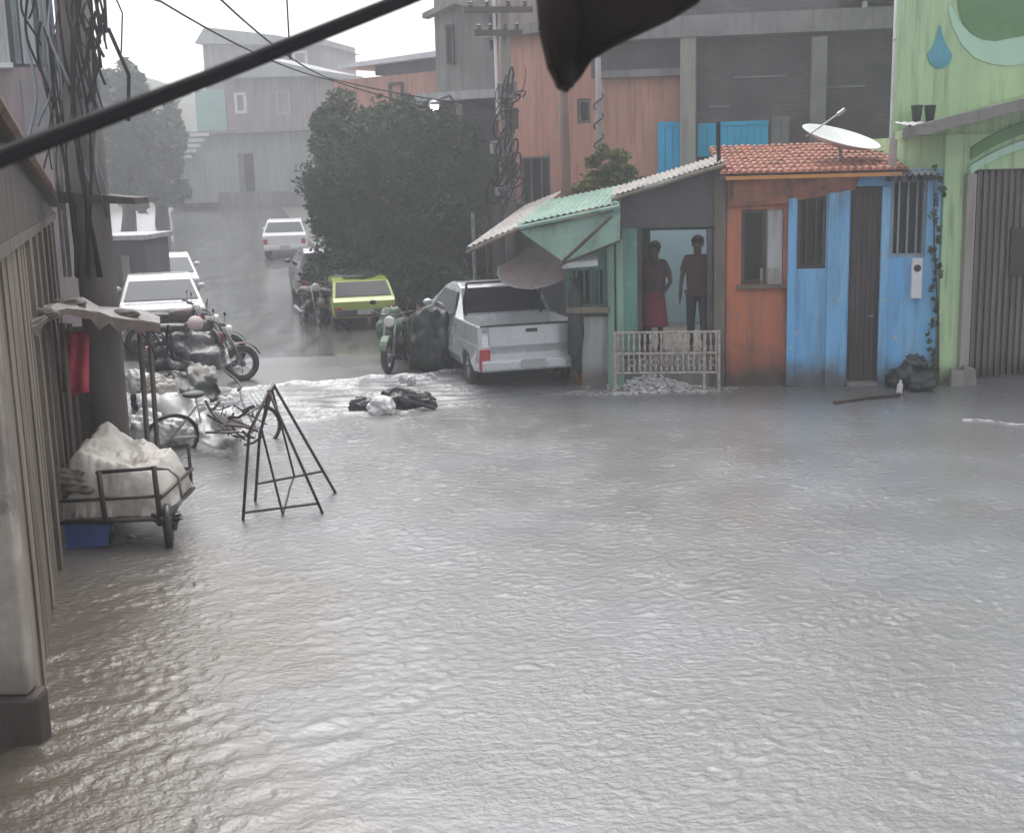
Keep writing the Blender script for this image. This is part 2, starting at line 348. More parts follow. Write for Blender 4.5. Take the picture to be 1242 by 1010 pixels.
def leaves(s, c, d, n, size, clump=14, seed=1, zmin=None):
    rnd = random.Random(seed); cl = []
    for i in range(clump):
        while True:
            p = Vector((rnd.uniform(-1, 1), rnd.uniform(-1, 1), rnd.uniform(-1, 1)))
            if p.length < 1: break
        if p.length > 0: p = p.normalized() * (p.length ** .45)
        cl.append((Vector((p.x * d[0], p.y * d[1], p.z * d[2])) * .8, rnd.uniform(.22, .42)))
    for i in range(n):
        cc, cr = cl[rnd.randrange(clump)]; q = Vector((rnd.gauss(0, 1), rnd.gauss(0, 1), rnd.gauss(0, 1)))
        q = q.normalized() * rnd.random() ** .4 * cr
        p = Vector(c) + cc + Vector((q.x * d[0], q.y * d[1], q.z * d[2]))
        if zmin is not None and p.z < zmin: continue
        m = Euler((rnd.uniform(-.9, .9), rnd.uniform(-.9, .9), rnd.uniform(0, 6.28))).to_matrix(); a = size * rnd.uniform(.6, 1.4)
        vs = [s.bm.verts.new(p + m @ Vector(v)) for v in ((-a, 0, 0), (0, -a * .5, 0), (a, 0, -a * .3), (0, a * .5, 0))]
        s.bm.faces.new(vs)
    return s
# ============================================================ THE SETTING
def road_h(y): 
    if y < 21: return -.12 + .006 * max(0, y - 10)
    if y < 46: return -.054 + (y - 21) * .0095
    t = min(1, (y - 46) / 26); return .184 + 1.95 * t * t * (3 - 2 * t) + max(0, y - 72) * .03
# the ground: one sheet to the horizon
def ground():
    xs = np.concatenate([np.linspace(-120, -60, 6), np.linspace(-50, 50, 60), np.linspace(60, 120, 6)])
    ys = np.concatenate([np.linspace(-60, -5, 6), np.linspace(0, 90, 70), np.linspace(95, 130, 6)])
    bm = bmesh.new(); g = []
    for y in ys:
        row = []
        for x in xs:
            z = road_h(y) - .08
            if y > 72: z += (y - 72) * .05
            row.append(bm.verts.new((x, y, z)))
        g.append(row)
    for j in range(len(ys) - 1):
        for i in range(len(xs) - 1): bm.faces.new([g[j][i], g[j][i + 1], g[j + 1][i + 1], g[j + 1][i]])
    s = MB(); s.bm.free(); s.bm = bm
    return struct(s.build('ground', mat('wet_mud', (.09, .09, .085), (.06, .06, .055), .7, .5, .1, 2, spec=.2), smooth=True))
ground()
# wet asphalt street going away to the upper left
def wetroad():
    m, nt, b = nodes('wet_asphalt'); L = nt.links.new
    g = N(nt, 'ShaderNodeNewGeometry'); mp = N(nt, 'ShaderNodeMapping'); mp.inputs['Scale'].default_value = (2.2, .45, 1); mp.inputs['Rotation'].default_value = (0, 0, R(-16))
    L(g.outputs['Position'], mp.inputs[0])
    n = N(nt, 'ShaderNodeTexNoise', Scale=1.4, Detail=6.0); L(mp.outputs[0], n.inputs['Vector'])
    mx = N(nt, 'ShaderNodeMix', data_type='RGBA'); mx.inputs[6].default_value = (.07, .07, .07, 1); mx.inputs[7].default_value = (.13, .128, .125, 1)
    L(n.outputs[0], mx.inputs[0]); L(mx.outputs[2], b.inputs['Base Color'])
    mr = N(nt, 'ShaderNodeMapRange'); L(n.outputs[0], mr.inputs[0]); mr.inputs[3].default_value = .07; mr.inputs[4].default_value = .26; L(mr.outputs[0], b.inputs['Roughness'])
    n2 = N(nt, 'ShaderNodeTexNoise', Scale=9.0, Detail=4.0); L(mp.outputs[0], n2.inputs['Vector'])
    bp = N(nt, 'ShaderNodeBump', Strength=.03, Distance=.03); L(n2.outputs[0], bp.inputs['Height']); L(bp.outputs[0], b.inputs['Normal'])
    b.inputs['Specular IOR Level'].default_value = .8
    return m
CL = [(12, -1.5), (20, -3.6), (25, -5.0), (35, -8.0), (47, -11.3), (60, -15), (75, -19), (85, -22)]
def clx(y):
    for (a, xa), (b, xb) in zip(CL, CL[1:]):
        if y <= b: return xa + (xb - xa) * (y - a) / (b - a)
    return CL[-1][1]
s = MB(); rows = []
for i in range(61):
    y = 14 + i * 1.15; w = 4.6 + max(0, 22 - y) * .8
    rows.append([s.bm.verts.new((clx(y) + w * t, y + .3 * t, road_h(y) + .02 - .02 * t * t)) for t in (-1, -.5, 0, .5, 1)])
for a, b in zip(rows, rows[1:]):
    for k in range(4): s.bm.faces.new([a[k], a[k + 1], b[k + 1], b[k]])
struct(s.build('road', wetroad(), smooth=True))
for sgn, nm in ((-1, 'pavement'), (1, 'pavement')):
    s = MB(); rows = []
    for i in range(54):
        y = 22.5 + i * 1.0; w = 4.65 + max(0, 22 - y) * .8; x = clx(y) + w * sgn; z = road_h(y)
        rows.append([s.bm.verts.new((x, y, z - .1)), s.bm.verts.new((x, y, z + .12)), s.bm.verts.new((x + sgn * 1.3, y, z + .13)), s.bm.verts.new((x + sgn * 1.3, y, z - .1))])
    for a, b in zip(rows, rows[1:]):
        for k in range(3): s.bm.faces.new([a[k], a[k + 1], b[k + 1], b[k]])
    struct(s.build(nm, 'pavestone'))

# flood water: a displaced sheet with real ripples
def flood():
    x0, x1, y0, y1, st = -10.0, 10.5, 4.2, 22.3, .03
    nx, ny = int((x1 - x0) / st), int((y1 - y0) / st)
    X, Y = np.meshgrid(np.linspace(x0, x1, nx), np.linspace(y0, y1, ny)); Z = np.zeros_like(X)
    rs = np.random.RandomState(3)
    def chop(ang, spread, lam0, lam1, n, amp):
        z = np.zeros_like(X)
        for i in range(n):
            a = ang + rs.uniform(-spread, spread); lam = rs.uniform(lam0, lam1); k = 2 * np.pi / lam
            z += np.sin(k * (X * np.cos(a) + Y * np.sin(a)) + rs.uniform(0, 6.28) + 1.2 * np.sin(.8 * X * rs.uniform(.5, 1.5) + .7 * Y * rs.uniform(.5, 1.5) + rs.uniform(0, 6))) * (lam / lam1)
        return amp * z / math.sqrt(n)
    def env(sc, seed):
        r = np.random.RandomState(seed); e = np.zeros_like(X)
        for i in range(7): e += np.sin(r.uniform(-sc, sc) * X + r.uniform(-sc, sc) * Y + r.uniform(0, 6.28))
        return 1 / (1 + np.exp(-e * 1.1))
    near = np.clip((13 - Y) / 8, 0, 1)
    Z += chop(R(80), 1.6, .09, .17, 30, .0025) * (.1 + 1.3 * env(1.9, 5) * env(2.7, 6)) * (.3 + near)
    Z += chop(R(62), .4, .3, .6, 9, .0009) * env(.9, 8) * (.2 + near * 1.1)
    # flow from the left bank in the foreground: stronger diagonal ripples
    lf = np.clip((-X * .9 + .2 - (Y - 6) * .25) / 1.6, 0, 1) * np.clip((10.5 - Y) / 3.5, 0, 1)
    Z += chop(R(118), .7, .12, .42, 20, .0115) * lf * (.3 + env(2.6, 11))
    rt = np.clip((X - 1.2) / 2.5, 0, 1) * np.clip((10.5 - Y) / 4, 0, 1)
    Z += chop(R(68), .25, .2, .5, 8, .0042) * np.clip((8.2 - Y) / 2, 0, 1) * env(1.8, 31)
    Z += chop(R(80), 1.2, .10, .22, 18, .0036) * rt * (.2 + env(3.0, 15))
    # rain-drop rings
    for i in range(4200):
        cx, cy = rs.uniform(-6, 7), rs.uniform(4.5, 19); r0 = rs.uniform(.03, .16)
        i0, i1 = int((cx - .3 - x0) / st), int((cx + .3 - x0) / st); j0, j1 = int((cy - .3 - y0) / st), int((cy + .3 - y0) / st)
        i0, j0 = max(i0, 0), max(j0, 0); xx, yy = X[j0:j1, i0:i1] - cx, Y[j0:j1, i0:i1] - cy; d = np.sqrt(xx * xx + yy * yy)
        Z[j0:j1, i0:i1] += .0040 * np.cos((d - r0) * 70) * np.exp(-((d - r0) / .045) ** 2)
    # standing waves where the street's flow meets the flood
    a, b = G(215, 478), G(585, 449); t = (X - a.x) / (b.x - a.x); yl = a.y + (b.y - a.y) * t
    inb = 1 / (1 + np.exp(-(t + .1) * 12)) / (1 + np.exp((t - 1.05) * 12))
    wob = .12 * np.sin(X * 5.1) + .07 * np.sin(X * 11 + 1) + .03 * np.sin(X * 27)
    d1 = Y - (yl + wob); Z += .045 * np.exp(-(d1 / .13) ** 2) * inb
    a2, b2 = G(330, 512), G(560, 492); t2 = (X - a2.x) / (b2.x - a2.x); y2 = a2.y + (b2.y - a2.y) * t2
    inb2 = 1 / (1 + np.exp(-(t2) * 9)) / (1 + np.exp((t2 - 1.0) * 12)); d2 = Y - (y2 + wob * .8)
    Z += .03 * np.exp(-(d2 / .10) ** 2) * inb2
    band = np.clip((yl - Y) / .3, 0, 1) * np.clip((Y - y2) / .3, 0, 1) * inb
    Z += band * chop(R(95), .5, .25, .55, 10, .017)
    foam = np.exp(-((d1 + .03) / .10) ** 2) * inb * 1.0 + .75 * np.exp(-(d2 / .07) ** 2) * inb2
    foam += .5 * band * env(5, 21) ** 2
    # ripple line at the right, by the green house
    a3, b3 = G(1168, 511), G(1242, 516); t3 = (X - a3.x) / (b3.x - a3.x); y3 = a3.y + (b3.y - a3.y) * t3 + .07 * np.sin(X * 9); inb3 = (t3 > 0) & (t3 < 1.6)
    d3 = Y - y3; foam += .8 * np.exp(-(d3 / .05) ** 2) * inb3; Z += .03 * np.exp(-(d3 / .09) ** 2) * inb3
    # outflow in front of the porch
    c4 = G(790, 474); e4 = np.exp(-(((X - c4.x) / 1.0) ** 2 + ((Y - c4.y) / .28) ** 2)); foam += 1.1 * e4 * (.5 + env(6, 4)); Z += e4 * chop(R(90), 1.4, .15, .35, 10, .02)
    Z[-1, :] = -.1
    verts = np.stack([X.ravel(), Y.ravel(), Z.ravel()], 1).astype(np.float32)
    idx = np.arange(nx * ny).reshape(ny, nx)
    q = np.stack([idx[:-1, :-1], idx[:-1, 1:], idx[1:, 1:], idx[1:, :-1]], -1).reshape(-1, 4).astype(np.int32)
    me = bpy.data.meshes.new('water'); me.vertices.add(len(verts)); me.vertices.foreach_set('co', verts.ravel())
    me.loops.add(q.size); me.loops.foreach_set('vertex_index', q.ravel()); me.polygons.add(len(q))
    me.polygons.foreach_set('loop_start', np.arange(0, q.size, 4, dtype=np.int32)); me.polygons.foreach_set('loop_total', np.full(len(q), 4, dtype=np.int32))
    me.polygons.foreach_set('use_smooth', np.ones(len(q), dtype=bool)); me.update(calc_edges=True)
    at = me.attributes.new('foam', 'FLOAT', 'POINT'); at.data.foreach_set('value', np.clip(foam, 0, 1).ravel().astype(np.float32))
    sil = np.clip((-1.25 - .22 * (Y - 6) - X + .6 + .35 * np.sin(Y * 1.7) + .2 * np.sin(Y * 4 + X * 3)) / 1.0, 0, 1) * np.clip((12 - Y) / 3, 0, 1)  # brown shade and reflection of the shack, painted into the water colour
    a5 = me.attributes.new('shack_shade', 'FLOAT', 'POINT'); a5.data.foreach_set('value', sil.ravel().astype(np.float32))
    o = bpy.data.objects.new('water', me); C.objects.link(o); struct(o)
    m, nt, b = nodes('flood_water'); L = nt.links.new
    g = N(nt, 'ShaderNodeNewGeometry'); mp = N(nt, 'ShaderNodeMapping'); mp.inputs['Scale'].default_value = (.75, 1, 1); L(g.outputs['Position'], mp.inputs[0])
    n = N(nt, 'ShaderNodeTexNoise', Scale=.35, Detail=4.0); L(g.outputs['Position'], n.inputs['Vector'])
    mx = N(nt, 'ShaderNodeMix', data_type='RGBA'); mx.inputs[6].default_value = WATER_A; mx.inputs[7].default_value = WATER_B
    mr = N(nt, 'ShaderNodeMapRange'); mr.inputs[1].default_value = .35; mr.inputs[2].default_value = .65; L(n.outputs[0], mr.inputs[0]); L(mr.outputs[0], mx.inputs[0])
    fa = N(nt, 'ShaderNodeAttribute', attribute_name='foam'); fn = N(nt, 'ShaderNodeTexNoise', Scale=11.0, Detail=6.0, Roughness=.7); L(g.outputs['Position'], fn.inputs['Vector'])
    fm = N(nt, 'ShaderNodeMath', operation='MULTIPLY'); L(fa.outputs['Fac'], fm.inputs[0])
    fr = N(nt, 'ShaderNodeMapRange'); fr.inputs[1].default_value = .42; fr.inputs[2].default_value = .6; L(fn.outputs[0], fr.inputs[0]); L(fr.outputs[0], fm.inputs[1])
    sl = N(nt, 'ShaderNodeAttribute', attribute_name='shack_shade'); ms = N(nt, 'ShaderNodeMix', data_type='RGBA'); L(sl.outputs['Fac'], ms.inputs[0]); L(mx.outputs[2], ms.inputs[6]); ms.inputs[7].default_value = (.125, .105, .083, 1)
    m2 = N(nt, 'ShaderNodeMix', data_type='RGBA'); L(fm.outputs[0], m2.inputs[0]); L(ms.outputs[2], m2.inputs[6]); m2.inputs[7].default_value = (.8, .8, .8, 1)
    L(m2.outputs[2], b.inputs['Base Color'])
    rr = N(nt, 'ShaderNodeMapRange'); L(fm.outputs[0], rr.inputs[0]); rr.inputs[3].default_value = .19; rr.inputs[4].default_value = .6; L(rr.outputs[0], b.inputs['Roughness'])
    b.inputs['IOR'].default_value = 1.62
    n2 = N(nt, 'ShaderNodeTexNoise', Scale=24.0, Detail=4.0, Roughness=.6); L(mp.outputs[0], n2.inputs['Vector'])
    n4 = N(nt, 'ShaderNodeTexNoise', Scale=1.1, Detail=3.0); L(g.outputs['Position'], n4.inputs['Vector'])
    m4 = N(nt, 'ShaderNodeMapRange'); L(n4.outputs[0], m4.inputs[0]); m4.inputs[1].default_value = .4; m4.inputs[2].default_value = .68; m4.inputs[3].default_value = .4; m4.inputs[4].default_value = .85
    bp = N(nt, 'ShaderNodeBump', Distance=.022); L(n2.outputs[0], bp.inputs['Height']); L(m4.outputs[0], bp.inputs['Strength']); L(bp.outputs[0], b.inputs['Normal'])
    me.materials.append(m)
WATER_A = (.15, .145, .138, 1); WATER_B = (.19, .196, .206, 1)
flood()
# ============================================================ RIGHT-HAND ROW OF HOUSES
RW = Fr(G(880, 468), G(1140, 466))            # the shop row's street wall
def window_in(fr, parent, x0, y0, x1, y1, nf, name='window', glass='glass', frame='darkwood', bars=0, fw=.05, depth=.14):
    """frame and pane set back in an opening"""
    u0, u1, z0, z1 = fr.rect(x0, y0, x1, y1, nf)
    f = MB(); f.fb(fr, u0, u0 + fw, z0, z1, nf - depth, nf - .03).fb(fr, u1 - fw, u1, z0, z1, nf - depth, nf - .03)
    f.fb(fr, u0 + fw, u1 - fw, z1 - fw, z1, nf - depth, nf - .03).fb(fr, u0 + fw, u1 - fw, z0, z0 + fw, nf - depth, nf - .03)
    for i in range(bars):
        u = u0 + (u1 - u0) * (i + 1) / (bars + 1); f.fb(fr, u - .012, u + .012, z0 + fw, z1 - fw, nf - depth + .02, nf - .06)
    fo = f.build(name, frame, parent)
    MB().fb(fr, u0 + fw + .002, u1 - fw - .002, z0 + fw + .002, z1 - fw - .002, nf - depth - .02, nf - depth - .005).build('pane', glass, fo)
    return (u0, u1, z0, z1)

# ---- orange house with clay tile roof
oh = thing('orange_house', 'orange plastered shop house with clay tile roof between the open porch and the blue front', 'house', G(920, 466))
u = lambda x, y=330: RW.uz(x, y)[0]
z = lambda y, x=920: RW.uz(x, y)[1]
uA, uB, uC = u(881), u(959), u(1083)
zT = z(212)
h1 = RW.rect(899, 254, 950, 345)
w = MB(); w.wall(RW, uA, uB, -.3, zT, -.18, 0, [h1])
w.fb(RW, uA, uA + .15, -.3, zT, -3.4, -.182)
w.build('wall', 'orangewall', oh)
window_in(RW, oh, 899, 254, 930, 345, 0, bars=0)
MB().px(RW, 931, 254, 949, 345, -.12, -.04).build('shutter', 'whitewash', oh)
for k in range(3):
    MB().px(RW, 922 + k * 9, 325, 926 + k * 9, 345, -.1 + k * .02, -.03 + k * .02).build('bottle', 'beam', oh)
MB().px(RW, 893, 346, 955, 350, .003, .08).build('sill', 'wood', oh)
# tile roof: eave towards the street, ridge behind
def tile_roof(s, fr, u0, u1, z0, z1, n0, n1, nt=26, rows_=9):
    for r in range(rows_):
        za, zb = z0 + (z1 - z0) * r / rows_, z0 + (z1 - z0) * (r + 1) / rows_; na, nb = n0 + (n1 - n0) * r / rows_, n0 + (n1 - n0) * (r + 1) / rows_
        for k in range(nt):
            a, b = u0 + (u1 - u0) * k / nt, u0 + (u1 - u0) * (k + 1) / nt; m_ = (a + b) / 2; hgt = .05 + random.uniform(-.008, .008)
            pr = [(a, 0), (a + (m_ - a) * .4, hgt * .8), (m_, hgt), (b - (b - m_) * .4, hgt * .8), (b, 0)]
            f1 = [s.bm.verts.new(fr.P(p, za + .02 + q, na)) for p, q in pr]; f2 = [s.bm.verts.new(fr.P(p, zb + q, nb)) for p, q in pr]
            for i in range(4): s.bm.faces.new([f1[i], f1[i + 1], f2[i + 1], f2[i]])
            s.bm.faces.new(f1[::-1])
rf = MB(); tile_roof(rf, RW, u(872, 205), uC + .1, z(212), z(174), .42, -2.9)
rfo = rf.build('roof', 'tile', oh, smooth=False)
MB().prism([RW.P(u(872, 205), z(212) - .06, .40), RW.P(u(872, 205), z(174) - .06, -2.9), RW.P(u(872, 205), z(174), -2.9), RW.P(u(872, 205), z(212), .40)], RW.u * (uC + .1 - u(872, 205))).build('roof_deck', 'darkwood', rfo)
MB().fb(RW, u(878, 205), uC, z(213) - .05, z(213), .30, .44).build('fascia', 'orangeplastic', rfo)
s = MB(); s.tube([RW.P(u(884, 240) + .02, z(240), .36), RW.P(u(884, 240) + .02, z(213), .36)], .02); s.build('gutter_pipe', 'darkmetal', rfo)
# tilted tile valance hanging below the eave
v = MB(); v.prism([RW.P(u(882, 222), z(215), .28), RW.P(u(1040, 222), z(215), .28), RW.P(u(1036, 230), z(232), .12), RW.P(u(950, 240), z(247), .08), RW.P(u(884, 245), z(251), .08)], (0, .03, -.01))
v.build('valance', 'tile', oh)

# ---- blue front
bh = thing('blue_house', 'small bright blue house front with dark door and two dark windows', 'house', G(1045, 464))
u0, u1 = uB + .003, u(1137)
zt = z(232, 1050)
wl = RW.rect(967, 238, 1002, 326, .04); dr = RW.rect(1029, 226, 1068, 470, .04); wr = RW.rect(1080, 216, 1124, 312, .04)
w = MB(); w.wall(RW, u0, u1, -.3, z(206, 1100), -.16, .04, [wl, (dr[0], dr[1], -.3, dr[3]), wr]); w.build('wall', 'blue', bh)
# roof zone above wall
for x in (1016, 1073):
    x0_ = x - (13 if x == 1016 else 6); x1_ = x + (12 if x == 1016 else 4)
    MB().px(RW, x0_, 226, x1_, 478, .043, .11).build('pilaster', 'blue', bh, bevel=.01)
MB().px(RW, 955, 236, 965, 468, .043, .10).build('pilaster', 'blue', bh, bevel=.01)
window_in(RW, bh, 967, 238, 1002, 326, .04, bars=2, frame='darkmetal'); window_in(RW, bh, 1080, 216, 1124, 312, .04, bars=3, frame='bluegrey')
d = MB(); a, b, c, e = dr; d.fb(RW, a + .002, b - .002, .05, e - .03, -.13, -.07)
for k in range(5): d.fb(RW, a + .05 + (b - a - .1) * k / 5, a + .05 + (b - a - .1) * (k + .85) / 5, .12, e - .1, -.069, -.05)
do = d.build('door', 'darkwood', bh)
s = MB(); s.tube([RW.P(b - .08, 1.0, -.05), RW.P(b - .08, 1.0, .0), RW.P(b - .16, 1.0, .0)], .012); s.build('handle', 'metal', do)
MB().fb(RW, a, b, -.3, .05, -.3, .10).build('doorstep', 'concrete', bh)
s = MB(); q = RW.rect(1105, 313, 1118, 362, .1); s.fb(RW, q[0], q[1], q[2], q[3], .043, .14)
mb_ = s.build('meter_box', 'white', bh, bevel=.012)
s = MB(); cu, cz = (q[0] + q[1]) / 2, q[3] - .14; s.lathe(RW.P(cu, cz, .14), RW.n, [(.05, 0), (.05, .012), (.035, .02), (0.0, .02)], 16); s.build('dial', 'black', mb_)
# lean-to roof sheet over the right half
s = MB(); s.corr(RW.P(u(1068, 205), z(212, 1100), .45), RW.u * (u(1134, 205) - u(1068, 205)), RW.P(0, z(196, 1100) - z(212, 1100), -2.4) - RW.P(0, 0, .45), 9, .02, .012); s.build('roof', 'sheet', bh)
s = MB()
for k in range(5): s.fb(RW, u(1074 + 13 * k, 205), u(1078 + 13 * k, 205), z(215, 1100) - .05, z(213, 1100), -.155, .40)
s.build('rafters', 'darkwood', bh)
MB().fb(RW, uB + .02, u(1068, 215), z(213, 1010) - .12, z(213, 1010) - .005, -.16, .035).build('lintel', 'darkwood', bh)
# back body of the two low houses so that they are not facades
s = MB(); s.fb(RW, uB + .1, u1, -.3, z(200, 1050) , -3.2, -3.05); s.fb(RW, u1 - .12, u1, -.3, z(206, 1100), -3.04, -.163); s.build('rear_wall', 'purple', bh)
# dark creeper and wires down the right edge of the blue front
cr_ = thing('creeper_plant', 'thin dark creeper climbing the edge of the blue front beside the green house', 'plant', RW.P(u(1133), 0, .1))
s = MB(); s.tube([RW.P(u(1136, 460), 0, .1), RW.P(u(1134, 400) + .02, 1, .09), RW.P(u(1131, 300), 2, .1), RW.P(u(1130, 215), 3.05, .12)], [.02, .015, .012, .008]); s.build('stem', 'bark', cr_)
s = MB()
for k in range(11): leaves(s, RW.P(u(1132) + random.uniform(-.03, .04), .3 + .27 * k, .13), (.09, .06, .18), 60, .035, 4, k + 3)
s.build('leaves', 'leafdark', cr_)

# ---- porch with the two people
PR = Fr(RW.P(u(755, 400), 0)[:2], RW.P(u(878, 400), 0)[:2])
po = thing('porch', 'open fronted shop porch with dark board gable and pale blue back wall', 'porch', G(815, 468))
pu = lambda x, y=330, n=0: PR.uz(x, y, n)[0]
pz = lambda y, x=815, n=0: PR.uz(x, y, n)[1]
FL = .42
MB().fb(PR, pu(752), pu(878), -.3, FL, -4.6, -.02).build('floor', 'concrete', po)
# gable board
zb = pz(276)
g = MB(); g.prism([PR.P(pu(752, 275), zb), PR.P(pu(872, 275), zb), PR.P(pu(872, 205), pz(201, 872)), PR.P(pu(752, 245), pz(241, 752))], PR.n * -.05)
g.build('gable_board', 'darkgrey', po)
for x, wd, mt in ((764, 9, 'mintwall'), (776, 3, 'darkwood'), (872, 6.5, 'wood'), (861, 3, 'darkgrey')):
    MB().px(PR, x - wd, 276.5, x + wd, 432, -.14, -.02).build('post', mt, po)
MB().px(PR, 866, 200, 880, 470, -.10, .05).build('front_post', 'wood', po)
# dark partition with the opening, bright wall in the open yard behind
ob = PR.rect(789, 279, 857, 404, -1.4)
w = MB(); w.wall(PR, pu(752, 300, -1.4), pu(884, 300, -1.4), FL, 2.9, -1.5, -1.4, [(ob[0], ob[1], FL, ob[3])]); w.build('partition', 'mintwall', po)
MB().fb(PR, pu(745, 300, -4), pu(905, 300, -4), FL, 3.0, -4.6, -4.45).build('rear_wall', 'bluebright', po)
MB().fb(PR, pu(752) - .02, pu(752) + .08, FL, 2.5, -1.39, -.145).build('side_wall', 'mintwall', po)
# roof sheets sloping down to the left
P0 = PR.P(pu(878, 200), pz(196, 878), .22); P1 = PR.P(pu(742, 238), pz(238, 742), .22)
s = MB(); s.corr(P1, P0 - P1, PR.n * -1.55 + Vector((0, 0, .1)), 22, .012, .010); s.build('roof', 'fibro', po)
s = MB(); s.tube([P1 + Vector((0, 0, -.045)), P0 + Vector((0, 0, -.045))], .028, 6); s.build('verge_batten', 'palewood', po)

# ---- iron railing in front of the porch
rl = thing('porch_railing', 'low ornamental rusty white iron railing in front of the porch', 'railing', G(810, 470))
r0, r1, rz0, rz1 = PR.rect(746, 403, 872, 462, .35)
P = lambda a, h: PR.P(r0 + (r1 - r0) * a, h, .35)
s = MB()
for h in (rz1, (rz0 + rz1) / 2 + .05, rz0 + .12): s.tube([P(0, h), P(1, h)], .018, 6)
s.build('rail', 'ironwhite', rl)
for a in (0, .86, 1): MB().tube([P(a, -.1), P(a, rz1 + .02)], .022, 6).build('post', 'ironwhite', rl)
hm_ = (rz0 + rz1) / 2 + .05
s = MB()
for k in range(19):
    a = (k + .5) / 19
    s.lathe(P(a, hm_), (0, 0, 1), [(.012, 0), (.022, .08), (.010, .16), (.022, .25), (.012, rz1 - hm_)], 6)
    s.lathe(P(a, rz0 + .12), (0, 0, 1), [(.012, 0), (.020, .06), (.010, .14), (.012, hm_ - rz0 - .12)], 6)
s.build('balusters', 'ironwhite', rl, smooth=True)
s = MB()
for k in range(9):
    c = P((k + .5) / 9, hm_ - .13); s.ring(c, PR.n, .05, .010, 12, 5)
s.build('scrolls', 'ironwhite', rl, smooth=True)

s = MB(); rnd = random.Random(2)
for k in range(1500):
    t_ = rnd.gauss(0, 1); c = G(788 + 24 * t_, 468); dy = rnd.gauss(0, .12); hh_ = .20 * math.exp(-t_ * t_ * .5 - (dy / .15) ** 2 * .5)
    r_ = rnd.uniform(.010, .030); s.blob((c.x, c.y + dy, rnd.uniform(-.01, hh_)), (r_ * rnd.uniform(1, 1.8), r_, r_ * rnd.uniform(.5, 1)), .3, 3, 1, k)
tag(s.build('foam', 'foam', smooth=True), 'white froth of water piling up at the foot of the porch railing', 'foam', kind='stuff')

# ---- green shack to the left of the porch
GS = Fr(G(700, 468), G(756, 468))
gu = lambda x, y=330, n=0: GS.uz(x, y, n)[0]
gz_ = lambda y, x=715, n=0: GS.uz(x, y, n)[1]
gs = thing('green_shack', 'mint green kiosk shack with long sloping sheet roof beside the pickup', 'shack', G(720, 468))
wh = GS.rect(690, 324, 735, 374, 0)
w = MB(); w.wall(GS, gu(708, 400), gu(752, 400), -.3, gz_(381), -.14, 0); w.wall(GS, gu(686, 350), gu(752, 400), gz_(381) + .001, gz_(292), -.14, 0, [wh])
w.fb(GS, gu(714, 400), gu(714, 400) + .12, -.3, gz_(300), -4.5, -.142)
w.build('wall', 'mintwall', gs)
MB().px(GS, 706, 384, 742, 470, .003, .08).build('lower_wall', 'whitewash', gs)
window_in(GS, gs, 690, 324, 735, 374, 0, bars=4, frame='mintwall')
MB().px(GS, 686, 373, 738, 380, .003, .28).build('counter', 'palewood', gs, bevel=.01)
for x in (741, 752): MB().px(GS, x - 4, 290, x + 4, 470, .003 if x == 752 else .09, .15).build('post', 'mint', gs)
# long sloping roof (front verge measured), running back from the street
Q0 = GS.P(gu(752, 246, .5), gz_(246, 752, .5), .5); Q1 = GS.P(gu(629, 272, .5), gz_(272, 629, .5), .5); Q2 = GS.P(gu(566, 303, .5), gz_(301, 566, .5), .5)
back = GS.n * -3.4 + Vector((0, 0, .25))
s = MB(); s.corr(Q1, Q0 - Q1, back, 16, .012, .01); s.build('roof', 'mint', gs)
s = MB(); s.corr(Q2, Q1 - Q2 + Vector((0, 0, -.04)), back * 1.75, 9, .012, .01); s.build('roof_extension', 'fibro', gs)
s = MB(); s.tube([Q0 + Vector((0, 0, -.05)), Q1 + Vector((0, 0, -.05))], .035, 6); s.build('verge_batten', 'mint', gs)
s = MB(); s.tube([Q1 + Vector((0, 0, -.06)), Q2 + Vector((0, 0, -.06))], .03, 6); s.build('verge_batten', 'palewood', gs)
for px_, r_, m_ in ((576, .035, 'metal'), (592, .03, 'darkwood')):
    q = A(px_, 340, 23.3); s = MB(); s.tube([(q.x, q.y, -.1), (q.x, q.y, Q2.z + .36)], r_, 8); s.build('post', m_, gs)
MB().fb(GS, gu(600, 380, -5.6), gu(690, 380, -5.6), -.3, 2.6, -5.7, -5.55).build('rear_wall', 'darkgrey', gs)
# underside boarding lit mint
s = MB(); s.prism([Q0 + Vector((0, 0, -.10)) - GS.n * .06, Q1 + Vector((0, 0, -.10)) - GS.n * .06, GS.P(gu(684, 322, .62), gz_(318, 684, .62), .62), GS.P(gu(752, 291, .62), gz_(291, 752, .62), .62)], (0, .02, 0))
aw = s.build('awning_flap', 'mint', gs)
s = MB(); a_ = GS.P(gu(742, 262, .7), gz_(262, 742, .7), .70); b_ = GS.P(gu(678, 322, .74), gz_(322, 678, .74), .74); s.tube([a_, b_], .028, 6); s.tube([b_, GS.P(gu(752, 292, .74), gz_(292, 752, .74), .74)], .018, 6); s.build('strut', 'darkwood', aw)
s = MB(); s.prism([GS.P(gu(684, 318, .3), gz_(312, 684, .3), .3), GS.P(gu(725, 318, .3), gz_(306, 725, .3), .3), GS.P(gu(725, 322, .75), gz_(323, 725, .75), .75), GS.P(gu(682, 322, .75), gz_(326, 682, .75), .75)], (0, .0, .02)); s.build('awning_board', 'whitewash', gs)

